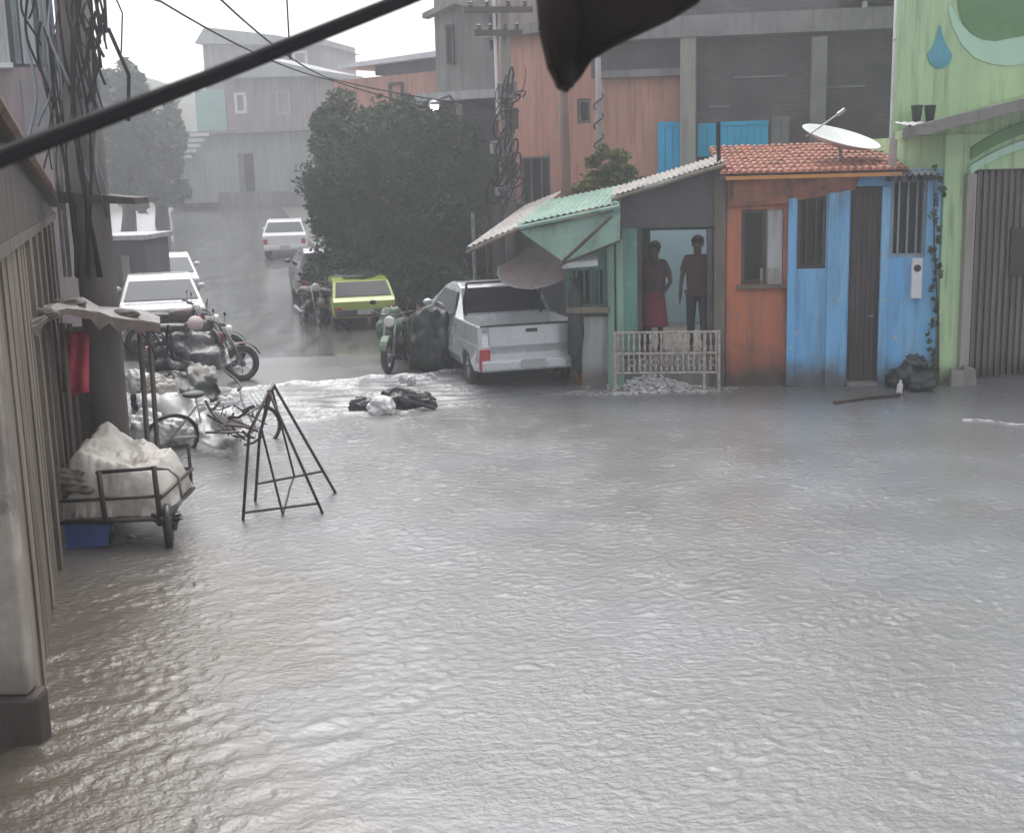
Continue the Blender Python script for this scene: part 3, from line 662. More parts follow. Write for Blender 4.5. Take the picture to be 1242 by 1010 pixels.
# faded cloth awning sagging behind the pickup bed
pa = thing('cloth_awning', 'faded pinkish cloth awning sagging under the mint roof beside the pickup', 'awning', G(690, 462))
s = MB(); g = []; TL, TR = A(652, 284, 19.7), A(700, 292, 19.2)
low = [(606, 322), (604, 331), (609, 340), (624, 347), (645, 349), (664, 345), (682, 338), (694, 330)]
for j in range(9):
    f = j / 8; row = []
    for i, (x, y) in enumerate(low):
        top = TL.lerp(TR, i / 7); bt = A(x, y, 18.85 - .25 * math.sin(i / 7 * math.pi)); p = top.lerp(bt, f); p.z -= .13 * math.sin(f * math.pi) * (.6 + .4 * math.sin(i * 2.1)); p.y -= .05 * math.sin(i * 1.9 + f * 3)
        row.append(s.bm.verts.new(p))
    g.append(row)
for p_, q_ in zip(g, g[1:]):
    for i in range(7): s.bm.faces.new([p_[i], p_[i + 1], q_[i + 1], q_[i]])
co = s.build('cloth', 'pinkcanvas', pa, smooth=True); md = co.modifiers.new('thick', 'SOLIDIFY'); md.thickness = .012; md2 = co.modifiers.new('sub', 'SUBSURF'); md2.levels = 2; md2.render_levels = 2
s = MB(); s.tube([A(x, y + 1, 18.83 - .25 * math.sin(i / 7 * math.pi)) for i, (x, y) in enumerate(low)], .02, 6); s.build('hem', 'whitewash', pa, smooth=True)
s = MB(); s.tube([A(694, 331, 18.83), A(700, 292, 19.18)], .02, 8); s.build('pole', 'darkmetal', pa)
# dark covered bundle hanging by the pole
s = MB(); c_ = A(698, 392, 18.2); s.blob(c_, (.12, .10, .75), .25, 2.2, 4, 3); tag(s.build('covered_bundle', 'darktarp', smooth=True), 'tall dark covered bundle standing between the pickup and the kiosk counter', 'bundle')
# orange tub
tb = thing('plastic_tub', 'orange and yellow plastic tub at the foot of the kiosk wall', 'tub', G(722, 463))
cc = G(722, 463)
s = MB(); s.lathe((cc.x, cc.y, 0), (0, 0, 1), [(.24, -.05), (.30, .05), (.33, .22), (.35, .24), (.33, .25), (.30, .22), (.24, .08), (0, .07)], 24); s.build('bowl', 'orangeplastic', tb, smooth=True)
s = MB(); s.ring((cc.x, cc.y, .25), (0, 0, 1), .34, .022, 28, 6); s.build('rim', 'yellowplastic', tb, smooth=True)
s = MB(); s.blob((cc.x - .03, cc.y, .36), (.22, .18, .16), .3, 2, 4, 9); tag(s.build('rubbish_bag', 'blackbag', smooth=True), 'small dark blue-black bag lying in the orange tub', 'bag')

# ---- satellite dish on the tile roof
ds = thing('satellite_dish', 'white satellite dish tilted on the clay tile roof', 'satellite dish', RW.P(u(1018, 180), z(186, 1018), -1.0))
dc = A(1020, 168, 18.3); dax = (Vector((.22, -.26, .94))).normalized()
s = MB(); s.lathe(dc - dax * .12, dax, [(0.0, 0), (.2, .015), (.4, .07), (.56, .14), (.58, .155), (.56, .150), (.4, .085), (.2, .03), (0, .015)], 36); s.build('reflector', 'white', ds, smooth=True)
s = MB(); s.tube([dc - dax * .1, dc - Vector((0, 0, .22)), dc + Vector((0.02, .02, -.5))], .025); s.build('mast', 'metal', ds)
s = MB(); s.tube([dc + Vector((-.5, 0, .04)), dc + dax * .3 + Vector((-.1, 0, .08))], .012); s.tube([dc + dax * .3 + Vector((-.14, 0, .05)), dc + dax * .3 + Vector((-.04, 0, .12))], .03); s.build('feed_arm', 'metal', ds)
# white crate-like pale board behind
# cable drop over the porch
# ---- green house
GH = Fr(G(1085, 470), G(1242, 457))
hu = lambda x, y=330, n=0: GH.uz(x, y, n)[0]
hz_ = lambda y, x=1160, n=0: GH.uz(x, y, n)[1]
gh = thing('green_house', 'light green two storey house with arched brown garage gate', 'house', G(1160, 460))
uL, uR = hu(1141, 330), hu(1141, 330) + 6.5
ga = GH.rect(1176, 205, 1242, 470, 0); gz1 = ga[3]; gu0 = ga[0]; gu1 = gu0 + 2.9
w = MB(); zf = hz_(163, 1160)
w.wall(GH, uL, uR, -.3, zf, -.2, 0, [(gu0, gu1, -.3, gz1)]); w.fb(GH, uL, uL + .2, -.3, zf, -7, -.203)
w.build('lower_wall', 'green', gh)
uU = hu(1089, 70)
w = MB(); c0_ = GH.P(uU, 0, -.05); sk_dir = Vector((c0_.x, c0_.y, 0)).normalized() * 7 + GH.u * .3
w.prism([GH.P(uU, zf + .003, -.05), GH.P(uR, zf + .003, -.05), GH.P(uR, zf + .003, -.05) + sk_dir, GH.P(uU, zf + .003, -.05) + sk_dir], (0, 0, 3.4)); w.build('upper_wall', 'green', gh)
# slab canopy over the pavement
cn = .75
ca, cb = GH.uz(1096, 158, cn), GH.uz(1242, 122, cn)
cs = (cb[1] - ca[1]) / (cb[0] - ca[0]); cx_ = cb[0] + .6; cz_ = ca[1] + cs * (cx_ - ca[0]); ub = uU + .02
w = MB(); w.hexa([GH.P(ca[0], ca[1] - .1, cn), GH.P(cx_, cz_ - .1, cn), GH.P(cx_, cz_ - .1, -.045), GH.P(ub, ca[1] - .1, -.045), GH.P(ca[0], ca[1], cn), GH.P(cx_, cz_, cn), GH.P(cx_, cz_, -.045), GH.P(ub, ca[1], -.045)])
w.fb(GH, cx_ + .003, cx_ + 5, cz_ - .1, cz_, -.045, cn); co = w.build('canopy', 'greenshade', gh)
MB().prism([GH.P(ca[0] - .02, ca[1] - .115, cn + .003), GH.P(cx_, cz_ - .115, cn + .003), GH.P(cx_, cz_ + .03, cn + .003), GH.P(ca[0] - .02, ca[1] + .03, cn + .003)], GH.n * .05).build('canopy_edge', 'concrete', co)
s = MB(); s.corr(GH.P(ca[0] + .02, ca[1] + .05, cn + .06), GH.u * .45, GH.n * -.3 + Vector((0, 0, .05)), 4, .012, .01); s.build('canopy_sheet', 'sheet', co)
# arch band over the gate
def arc(s, fr, u0, u1, zs, rise, th, n0, n1, seg=14):
    def zz(t): return zs + rise * (1 - (2 * t - 1) ** 2)
    for i in range(seg):
        a, b = i / seg, (i + 1) / seg; ua, ub = u0 + (u1 - u0) * a, u0 + (u1 - u0) * b
        s.hexa([fr.P(ua, zz(a), n0), fr.P(ub, zz(b), n0), fr.P(ub, zz(b), n1), fr.P(ua, zz(a), n1), fr.P(ua, zz(a) + th, n0), fr.P(ub, zz(b) + th, n0), fr.P(ub, zz(b) + th, n1), fr.P(ua, zz(a) + th, n1)])
s = MB(); arc(s, GH, gu0 - .12, gu1 + .12, gz1 - .06, .42, .12, .003, .09); s.build('arch_moulding', 'muralmint', gh, bevel=.01)
s = MB(); arc(s, GH, gu0 - .08, gu1 + .08, gz1 + .14, .42, .17, .003, .04); s.build('arch_band', 'muralgreen', gh)
MB().fb(GH, gu0 - .16, gu0 - .01, -.3, gz1 - .06, .003, .08).build('gate_jamb', 'beam', gh)
g = MB(); g.fb(GH, gu0 + .002, gu1 - .002, -.2, gz1 - .002, -.16, -.13)
nb = 26
for k in range(nb):
    a = gu0 + .02 + (gu1 - gu0 - .04) * k / nb; g.fb(GH, a, a + .045, .04, gz1 - .02, -.13 + .002, -.085)
go = g.build('garage_gate', 'gate', gh)
q = GH.rect(1224, 276, 1262, 334, -.08); MB().fb(GH, q[0], q[1], q[2], q[3], -.084, -.055).build('vent_panel', 'darkmetal', go)
# mural on the upper wall
def flat(name, pts, m_, n0, n1, parent):
    s = MB(); s.prism([GH.P(*GH.uz(x, y, n1), n1) for x, y in pts], GH.n * (n0 - n1)); return s.build(name, m_, parent)
fr_pts = [(1150, 12), (1156, 34), (1167, 55), (1182, 70), (1203, 78), (1225, 80), (1262, 74), (1262, 40), (1235, 46), (1205, 50), (1185, 46), (1170, 34), (1160, 20), (1152, 4)]
flat('painted_swoosh', fr_pts, 'muralmint', -.046, -.035, gh)
gp = [(1161, -30), (1163, 10), (1168, 28), (1178, 41), (1192, 48), (1208, 50), (1226, 46), (1262, 38), (1262, -30)]
flat('painted_green_field', gp, 'muralgreen', -.034, -.028, gh)
dp = []
for k in range(24):
    t = 2 * math.pi * k / 24; r_ = 1 if math.sin(t) < 0 else 1 + 1.1 * math.sin(t) ** 3
    dp.append((1140 + 15 * math.cos(t) * (1 if math.sin(t) < .2 else max(.1, 1 - .7 * math.sin(t))), 66 - 17 * math.sin(t) * r_))
flat('painted_blue_drop', dp, 'muralblue', -.046, -.036, gh)
s = MB(); q = GH.rect(1096, 150, 1108, 163, .3); 
for x in (1112, 1128): s.lathe(GH.P(*GH.uz(x, 136, .2), .2), (0, 0, 1), [(.05, -.14), (.08, .08), (.085, .09), (0, .085)], 12)
tag(s.build('flower_pots', 'darktarp', smooth=True), 'two small dark pots standing on the canopy ledge of the green house', 'flower pots')
# white downpipe
dpp = thing('downpipe', 'tall white drain pipe at the left edge of the green house', 'pipe', GH.P(hu(1082, 200), 2.9, .1))
a_ = A(1082, 210, 17.6); b_ = Vector((a_.x + .02, a_.y, 7.0))
s = MB(); s.tube([a_, b_], .055, 12); s.build('pipe', 'white', dpp, smooth=True)
for k in range(3): MB().ring(a_.lerp(b_, .12 + .33 * k), (0, 0, 1), .055, .012, 16, 6).build('joint_collar', 'whitewash', dpp, smooth=True)

# ---- rubble, plank, puddle things at the right
mo = [(1096, 470, .24, .2, 'blackbag', 1), (1118, 474, .2, .17, 'darktarp', 2), (1108, 455, .2, .16, 'blackbag', 4)]
for k, (x, y, a, h, mt, sd_) in enumerate(mo):
    c = G(x, y if k < 2 else 466); s = MB(); s.blob((c.x, c.y, h * .6 + (.22 if k == 2 else 0)), (a, a * .8, h), .35, 2.2, 4, sd_, flat=None)
    o = s.build('rubbish_bag', mt, smooth=True)
    tag(o, ['black rubbish bag at the foot of the blue wall, left in the heap', 'dark green rubbish bag at the right of the heap by the blue wall', 'black rubbish bag lying on top of the heap by the blue wall'][k], 'rubbish bag', 'rubbish bags by the blue wall')
for k, (x, y) in enumerate([(1090, 478), (1126, 472)]):
    c = G(x, y); s = MB(); s.lathe((c.x, c.y, -.03), (0.1, 0, 1), [(.035, 0), (.04, .05), (.04, .16), (.015, .2), (.015, .23), (0, .23)], 10)
    tag(s.build('plastic_bottle', 'whiteplastic', smooth=True), ['pale plastic bottle floating left of the rubbish heap', 'pale plastic bottle floating right of the rubbish heap'][k], 'bottle', 'bottles by the rubbish heap')
s = MB(); a_, b_ = G(1012, 490), G(1092, 481); s.tube([a_ + Vector((0, 0, .02)), a_.lerp(b_, .5) + Vector((0, .05, .03)), b_ + Vector((0, 0, .03))], [.03, .035, .03], 6)
tag(s.build('floating_plank', 'darkwood'), 'long dark timber floating in front of the blue house', 'timber')
for k, x in enumerate((1150, 1164)):
    c = GH.P(hu(x, 440), 0, .2); s = MB(); s.hexa([c + Vector(p) for p in ((-.12, -.1, -.1), (.1, -.12, -.1), (.12, .1, -.1), (-.1, .1, -.1), (-.09, -.07, .2 + .1 * k), (.08, -.08, .24), (.09, .08, .2), (-.08, .08, .26))])
    tag(s.build('broken_block', 'concrete', bevel=.02), ['broken concrete lump at the green house corner, nearer the blue wall', 'broken concrete lump at the foot of the brown gate jamb'][k], 'concrete block')
# ============================================================ BUILDINGS BEHIND
BG = Fr(A(700, 300, 25)[:2], A(1090, 300, 24)[:2])
bu = lambda x, y=150, n=0: BG.uz(x, y, n)[0]
bz = lambda y, x=900, n=0: BG.uz(x, y, n)[1]
bb = thing('unfinished_building', 'large grey brick building with exposed concrete columns above the low shops', 'building', BG.P(bu(900), 0))
uE = bu(1120)
w = MB(); w.fb(BG, bu(838), uE, 0, bz(-60), -6, -.3); w.build('brick_wall', 'greybrick', bb)
w = MB(); w.fb(BG, bu(716), bu(838) - .003, 0, bz(92, 780), -6, -.3); w.build('orange_wall', 'pink', bb)
w = MB(); w.fb(BG, bu(716), bu(838) - .003, bz(92, 780) + .003, bz(-60), -6, -.3); w.build('upper_wall', 'purple', bb)
MB().px(BG, 728, 84, 836, 93, -.297, -.10).build('ledge', 'lilac', bb)
MB().fb(BG, bu(716), uE, bz(44), bz(18), -.297, .25).build('beam', 'lilac', bb)
MB().fb(BG, bu(1015), uE, bz(10), bz(-4), -.297, .35).build('beam', 'darkwood', bb)
for x in (835, 992): MB().px(BG, x - 10, 44.5, x + 9, 330, -.10, .2).build('column', 'beam' if x == 835 else 'lilac', bb, bevel=.02)
s = MB(); s.px(BG, 1046, 0, 1052, 17.5, .1, .2); s.build('bracket', 'white', bb)
for x0, y0, x1, y1, m_ in ((798, 148, 826, 215, 'cyan'), (846, 150, 869, 190, 'cyan'), (874, 147, 932, 190, 'cyan'), (936, 141, 958, 190, 'lilac')):
    s = MB(); u0, u1, z0, z1 = BG.rect(x0, y0, x1, y1, -.22); nb = max(2, int((u1 - u0) / .13))
    for k in range(nb): s.fb(BG, u0 + (u1 - u0) * k / nb, u0 + (u1 - u0) * (k + .94) / nb, z0, z1, -.297, -.24)
    s.fb(BG, u0, u1, z1 - .08, z1, -.238, -.22); s.fb(BG, u0, u1, z0, z0 + .08, -.238, -.22)
    s.build('shutter', m_, bb)
# horizontal courses and small stains as real ledges
for x0, y, x1 in ((890, 92, 955), (1000, 104, 1050), (860, 128, 885)): MB().px(BG, x0, y, x1, y + 2.5, -.297, -.26).build('rebar_ledge', 'lilac', bb)

# pink house further left
PK = Fr(A(606, 300, 29.5)[:2], A(722, 300, 28)[:2])
pk = thing('pink_house', 'pink and orange plastered two storey house behind the utility pole', 'house', PK.P(.5, 0))
k_ = lambda x, y=150, n=0: PK.uz(x, y, n)
w = MB(); zc = k_(660, 42)[1]
ho_ = [PK.rect(668, 64, 690, 96), PK.rect(630, 190, 668, 250), PK.rect(700, 120, 716, 150)]
w.wall(PK, k_(604)[0], k_(745)[0], 0, zc, -.3, 0, ho_); w.build('wall', 'pink', pk)
w = MB(); w.fb(PK, k_(600)[0], k_(760)[0], zc + .003, zc + .22, -5, .45); w.build('slab', 'concrete', pk)
w = MB(); w.fb(PK, k_(612)[0], k_(745)[0], zc + .223, zc + 3, -4.9, -.2); w.build('upper_wall', 'pinkgrey', pk)
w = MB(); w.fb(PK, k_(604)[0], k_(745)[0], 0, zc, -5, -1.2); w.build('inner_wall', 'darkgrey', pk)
window_in(PK, pk, 668, 64, 690, 96, 0, frame='orangeplastic', fw=.08); window_in(PK, pk, 700, 120, 716, 150, 0, frame='wood', fw=.07); window_in(PK, pk, 630, 190, 668, 250, 0, frame='lilac', bars=2)
# dark low building beside it, behind the tree
DK = Fr(A(520, 300, 31)[:2], A(612, 300, 30)[:2])
dk = thing('grey_building', 'tall stained grey concrete building rising behind the big tree', 'building', DK.P(.5, 0))
q = lambda x, y=60: DK.uz(x, y)
w = MB(); zt_ = q(560, 122)[1]; w.fb(DK, q(528)[0], q(606)[0], zt_ + .2, q(560, -60)[1], -5, 0); w.build('upper_wall', 'concrete', dk)
w = MB(); w.fb(DK, q(512, 125)[0], q(616, 125)[0], zt_, zt_ + .197, -5.1, .3); w.build('slab', 'whitewash', dk)
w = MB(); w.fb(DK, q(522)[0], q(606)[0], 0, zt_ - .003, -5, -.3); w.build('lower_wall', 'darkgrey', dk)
for x, y0, y1 in ((540, 30, 78), (592, 15, 60)): window_in(DK, dk, x, y0, x + 9, y1, .12, frame='darkmetal', fw=.05, depth=.1)
s = MB(); s.prism([DK.P(*q(520, 18), .3), DK.P(*q(560, -2), .3), DK.P(*q(600, 12), .3), DK.P(*q(600, 18), .3), DK.P(*q(560, 6), .3), DK.P(*q(520, 24), .3)], DK.n * -.3); s.build('eave', 'concrete', dk)
# low house with white gutter edge to its left
WH = Fr(A(396, 300, 39)[:2], A(535, 300, 36)[:2])
wh_ = thing('orange_roofed_house', 'faded orange house with white gutter behind the top of the tree', 'house', WH.P(1, 0))
q = lambda x, y=100, n=0: WH.uz(x, y, n)
w = MB(); w.fb(WH, q(405)[0], q(535)[0], 0, q(470, 92)[1], -6, 0); w.build('wall', 'pink', wh_)
s = MB(); a_, b_ = q(410, 84, .3), q(535, 68, .3)
s.prism([WH.P(a_[0], a_[1], .3), WH.P(b_[0], b_[1], .3), WH.P(b_[0], b_[1] + .16, .3), WH.P(a_[0], a_[1] + .12, .3)], WH.n * -6.2); s.build('roof', 'white', wh_)
s = MB(); s.prism([WH.P(q(455)[0], q(455, 92)[1] + .003, -.02), WH.P(q(535)[0], q(535, 92)[1] + .003, -.02), WH.P(q(535)[0], b_[1] - .02, -.02), WH.P(q(455)[0], a_[1] + .10, -.02)], WH.n * -5.5); s.build('gable', 'darkgrey', wh_)
window_in(WH, wh_, 470, 100, 486, 122, .12, frame='darkmetal')

# far hillside house across the street's end
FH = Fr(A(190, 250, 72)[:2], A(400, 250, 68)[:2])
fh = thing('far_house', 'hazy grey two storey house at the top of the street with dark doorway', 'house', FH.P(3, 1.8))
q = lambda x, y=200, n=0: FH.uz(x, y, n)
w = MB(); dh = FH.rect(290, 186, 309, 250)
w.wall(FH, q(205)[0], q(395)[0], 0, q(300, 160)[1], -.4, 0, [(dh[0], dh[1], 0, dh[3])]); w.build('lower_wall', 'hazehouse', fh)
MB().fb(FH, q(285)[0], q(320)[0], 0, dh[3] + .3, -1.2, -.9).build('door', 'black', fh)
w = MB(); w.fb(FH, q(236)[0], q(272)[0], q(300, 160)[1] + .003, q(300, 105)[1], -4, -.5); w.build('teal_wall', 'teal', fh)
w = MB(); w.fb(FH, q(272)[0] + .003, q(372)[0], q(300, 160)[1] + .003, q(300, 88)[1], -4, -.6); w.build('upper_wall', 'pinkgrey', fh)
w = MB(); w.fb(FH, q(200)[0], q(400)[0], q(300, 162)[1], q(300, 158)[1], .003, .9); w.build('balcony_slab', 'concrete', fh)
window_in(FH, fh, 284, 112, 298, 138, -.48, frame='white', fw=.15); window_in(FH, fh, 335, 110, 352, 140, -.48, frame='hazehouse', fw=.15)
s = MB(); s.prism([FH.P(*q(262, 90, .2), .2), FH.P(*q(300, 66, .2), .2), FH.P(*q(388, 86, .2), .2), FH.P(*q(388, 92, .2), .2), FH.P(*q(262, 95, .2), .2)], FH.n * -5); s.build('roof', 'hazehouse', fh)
# step retaining wall
s = MB(); c0, c1 = q(212, 243, 3), q(372, 248, 3); s.fb(FH, c0[0], c1[0], 0, c0[1] + .35, 2.2, 3.2); tag(s.build('kerb_wall', 'concrete'), 'low dark kerb wall closing the top of the street', 'wall')
F2 = Fr(A(240, 250, 82)[:2], A(400, 250, 80)[:2])
f2 = thing('hilltop_house', 'pale hazy house highest on the hill beyond the thick cable', 'house', F2.P(4, 3))
q = lambda x, y=60: F2.uz(x, y)
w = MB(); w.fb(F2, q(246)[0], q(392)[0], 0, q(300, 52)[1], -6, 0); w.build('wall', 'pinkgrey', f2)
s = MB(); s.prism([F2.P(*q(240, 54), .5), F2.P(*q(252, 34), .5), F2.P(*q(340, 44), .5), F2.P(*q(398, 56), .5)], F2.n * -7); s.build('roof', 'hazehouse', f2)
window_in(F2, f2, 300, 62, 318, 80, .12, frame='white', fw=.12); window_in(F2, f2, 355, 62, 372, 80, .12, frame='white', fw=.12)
# pale car-sized white washing lines near (205-235,155-190): white painted stair of the far house
st = thing('white_steps', 'small white painted outdoor steps on the hazy slope at the left', 'steps', FH.P(q(205)[0], 2, 2))
s = MB(); c = A(214, 188, 66)
for k in range(5): s.box((c.x + .28 * k, c.y + .15 * k, c.z + .28 * k - .1), (1.5 - .15 * k, .5, .16))
s.build('treads', 'white', st)
s = MB(); s.box((c.x + .6, c.y + .9, c.z - 1.2), (2.6, 1, 2.6)); s.build('base', 'hazehouse', st)

# the hillside behind
s = MB(); rows = []
for j in range(20):
    y = 76 + j * 2.6; r = []
    for i in range(40):
        x = -70 + i * 3.6; hmx = 6 + 8 * math.exp(-((x + 42) / 16) ** 2) + 3 * math.exp(-((x - 20) / 30) ** 2)
        z_ = 1.6 + hmx * (1 - math.exp(-(j / 7.0))) + 1.0 * noise.noise(Vector((x * .08, y * .08, 1)))
        r.append(s.bm.verts.new((x, y, z_ - (3 if j == 0 else 0))))
    rows.append(r)
for a, b in zip(rows, rows[1:]):
    for i in range(39): s.bm.faces.new([a[i], a[i + 1], b[i + 1], b[i]])
struct(s.build('hill', mat('hill_scrub', (.07, .09, .06), (.12, .11, .09), .9, .3, .4, 3), smooth=True))

# ---- trees
def tree(name, label, base, h, trunk_r, crowns, m_, seed, cat='tree', group=None, limbs=6):
    t = thing(name, label, cat, base, 0, group); rnd = random.Random(seed); b = Vector(base); s = MB()
    top = b + Vector((rnd.uniform(-.2, .2), 0, h * .62)); s.tube([b + Vector((0, 0, -.2)), b.lerp(top, .35) + Vector((.08, 0, 0)), b.lerp(top, .7) + Vector((-.06, .05, 0)), top], [trunk_r * 1.3, trunk_r, trunk_r * .75, trunk_r * .4], 10)
    for i in range(limbs):
        c = crowns[i % len(crowns)][0]; st_ = b.lerp(top, rnd.uniform(.45, .95)); e = Vector(c) + Vector((rnd.uniform(-.3, .3), rnd.uniform(-.3, .3), rnd.uniform(-.3, .3)))
        s.tube([st_, st_.lerp(e, .5) + Vector((0, 0, .15)), e], [trunk_r * .4, trunk_r * .25, trunk_r * .08], 6)
    s.build('trunk', 'bark', t, smooth=True)
    s = MB()
    for k, (c, d, n, sz, cl) in enumerate(crowns): leaves(s, c, d, n, sz, cl, seed * 13 + k)
    s.build('crown', m_, t); return t
def cr(x, y, Y, w_, h_, dd, n, sz=.11, cl=22): 
    c = A(x, y, Y); k = Y / FPX; return (c, (w_ * k / 2, dd, h_ * k / 2), n, sz, cl)
tree('dense_tree', 'large dense dark green tree standing over the parked lime car', (A(490, 300, 30.6).x, 30.6, .0), 5.0, .2,
     [cr(475, 225, 30, 200, 200, 1.9, 32000, .075, 70), cr(425, 160, 30.5, 105, 95, 1.2, 9000, .07, 26), cr(500, 165, 30, 110, 95, 1.3, 9000, .07, 24), cr(545, 250, 29.5, 130, 170, 1.6, 15000, .075, 34), cr(405, 235, 30.5, 70, 130, 1.1, 9000, .07, 22), cr(480, 320, 29.5, 190, 95, 1.5, 18000, .075, 36), cr(575, 310, 29, 90, 120, 1.3, 10000, .07, 24), cr(490, 300, 28.6, 120, 120, .8, 9000, .07, 24), cr(470, 350, 27.8, 150, 60, .9, 9000, .07, 24), cr(540, 345, 27.5, 90, 80, .9, 8000, .07, 20), cr(565, 200, 29.5, 80, 100, 1.1, 6000, .07, 18)], 'leafdark', 3, limbs=12)
tree('small_tree', 'yellow green bushy sapling between the brown pole and the blue shutters', tuple(A(738, 300, 22.5)), 1.0, .06,
     [cr(735, 205, 22.5, 66, 62, .6, 1500, .07, 16), cr(765, 220, 22.8, 40, 36, .4, 700, .06, 10), cr(710, 228, 22.3, 30, 30, .4, 500, .06, 8)], 'leafyellow', 5)
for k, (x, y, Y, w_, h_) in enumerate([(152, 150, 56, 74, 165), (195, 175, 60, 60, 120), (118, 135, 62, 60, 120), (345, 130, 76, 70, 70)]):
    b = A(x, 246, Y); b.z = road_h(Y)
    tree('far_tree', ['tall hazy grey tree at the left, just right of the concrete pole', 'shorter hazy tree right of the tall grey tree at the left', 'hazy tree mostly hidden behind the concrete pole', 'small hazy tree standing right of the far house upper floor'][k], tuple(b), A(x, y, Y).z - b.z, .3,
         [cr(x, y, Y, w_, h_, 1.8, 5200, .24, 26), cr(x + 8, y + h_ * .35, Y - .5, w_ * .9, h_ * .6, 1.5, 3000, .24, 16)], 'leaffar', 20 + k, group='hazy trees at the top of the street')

# ---- poles
def upole(name, label, x, Yd, z1, r0, r1, m_, lean=0, z0=-.2):
    b = A(x, 300, Yd); t = thing(name, label, 'pole', (b.x, b.y, 0)); s = MB()
    s.tube([(b.x + lean, b.y, z0), (b.x, b.y, z1)], [r0, r1], 16); s.build('shaft', m_, t, smooth=True); return t, b
# concrete pole right of centre with service boxes
t, b = upole('utility_pole', 'grey utility pole loaded with service boxes beside the pink house', 618, 24, 8, .13, .10, 'pole_concrete', .05)
tp = lambda y: A(612, y, 23.8)
for k, (y, sx, sz_, dx) in enumerate([(112, .36, .26, .05), (146, .26, .34, .12), (180, .30, .2, -.1), (207, .22, .3, .1), (232, .28, .16, 0)]):
    p = tp(y); s = MB(); s.box((p.x + dx, p.y - .1, p.z), (sx, .3, sz_), .1 * k); s.tube([(p.x - sx / 2 + dx, p.y - .3, p.z + sz_ / 2), (p.x + sx / 2 + dx, p.y - .3, p.z + sz_ / 2 + .02)], .03, 6)
    s.build('service_box', 'darkmetal' if k % 2 else 'lilac', t, bevel=.02)
for k, y in enumerate((12, 40)):
    p = A(604, y, 23.8); s = MB(); s.box(p, (1.3 if k == 0 else .9, .1, .1), .15)
    for j in (-.5, -.2, .2, .5): s.lathe(p + Vector((j * (1 if k == 0 else .7), 0, .05)), (0, 0, 1), [(.03, 0), (.05, .03), (.03, .06), (.05, .09), (0, .12)], 8)
    s.build('cross_arm', 'darkmetal', t)
s = MB(); p = A(601, 45, 23.9); s.tube([p + Vector((0, 0, -1.5)), p + Vector((-.02, 0, 1.6))], .03); s.build('conduit', 'white', t)
# tangled cables
s = MB(); rnd = random.Random(77)
for k in range(34):
    y_ = rnd.uniform(100, 250); c = tp(y_) + Vector((rnd.gauss(.04, .12), -.3 + rnd.uniform(-.1, .1), 0)); pts = []; a0 = rnd.uniform(0, 6); rx, rz_ = rnd.uniform(.06, .2), rnd.uniform(.08, .3)
    for j in range(9): an = a0 + j * .55; pts.append(c + Vector((rx * math.cos(an), .04 * math.sin(j), rz_ * math.sin(an * 1.1))))
    s.tube(pts, rnd.uniform(.008, .02), 5)
s.build('cable_tangle', 'cable', t, smooth=True)
t, b = upole('wooden_pole', 'brown wooden pole leaning behind the kiosk shack roof', 686, 21.5, A(676, 90, 21.5).z, .1, .085, 'brownpole', .06)
s = MB()
for k in range(2): s.lathe(A(673 + 8 * k, 92, 21.4), (0, 0, 1), [(.03, 0), (.045, .04), (.03, .08), (0, .1)], 8)
s.build('insulator', 'whiteplastic', t)
t, b = upole('thin_post', 'thin grey post wound with cable beside the yellow green sapling', 728, 23, A(724, 70, 23).z, .06, .05, 'lilac', .02)
s = MB(); s.tube([(b.x + .09 * math.cos(k * .9), b.y + .09 * math.sin(k * .9), 3.1 + k * .05) for k in range(30)], .015, 5); s.build('cable_winding', 'cable', t)
# lit street lamp
p = A(527, 128, 28); t = thing('street_lamp', 'lit street lamp glowing in front of the stained grey building', 'street lamp', (p.x + .5, p.y + 1.2, 0))
s = MB(); s.tube([(p.x + .5, p.y + 1.2, 0), (p.x + .5, p.y + 1.2, p.z + .1)], .07, 10); s.build('post', 'pole_concrete', t)
s = MB(); s.tube([(p.x + .5, p.y + 1.2, p.z), (p.x + .3, p.y + .7, p.z + .25), (p.x, p.y + .05, p.z + .1)], .03, 8); s.lathe((p.x, p.y, p.z + .12), (0, 0, -1), [(.04, 0), (.12, .05), (.14, .12), (.1, .12)], 14); s.build('arm', 'metal', t)
s = MB(); s.blob((p.x, p.y, p.z - .02), (.09, .09, .09), .02, 2, 3, 1); s.build('bulb', 'lamp', t, smooth=True)

# ---- wires
def wire(label, pts, r, m_='cable', name='overhead_wire', group='thin overhead wires', cat='cable'):
    P_ = [Vector(p) for p in pts]; out = []
    for a, b in zip(P_, P_[1:]):
        for k in range(12): t_ = k / 12; out.append(a.lerp(b, t_) - Vector((0, 0, (a - b).length * .012 * 4 * t_ * (1 - t_))))
    out.append(P_[-1]); s = MB(); s.tube(out, r, 8); return tag(s.build(name, m_, smooth=True), label, cat, group)
s_ = [A(-300, 330, 1.9), A(0, 193, 2.45), A(245, 99, 3.0), A(492, 0, 3.4), A(900, -170, 4.2)]
s = MB(); s.tube([s_[0], s_[1], s_[2] , s_[3], s_[4]], [.0175] * 5, 10); s.tube([p + Vector((.004, -.006, .011)) for p in s_], .012, 8)
tag(s.build('thick_cable', 'cable', smooth=True), 'thick black twisted cable crossing the top left of the view', 'cable')
wire('thin wire running from the top left towards the tree, lower of the pair', [A(120, -35, 13), A(195, 2, 16), A(400, 97, 27), A(604, 150, 24)], .014)
wire('thin wire running from the top left towards the tree, upper of the pair', [A(230, -30, 14), A(268, 0, 16), A(402, 96, 27.2), A(600, 130, 24)], .014)
wire('vertical thin wire dropping from the top edge to the thick cable', [A(346, -40, 9), A(349, 20, 9), A(352, 72, 9.1)], .006)
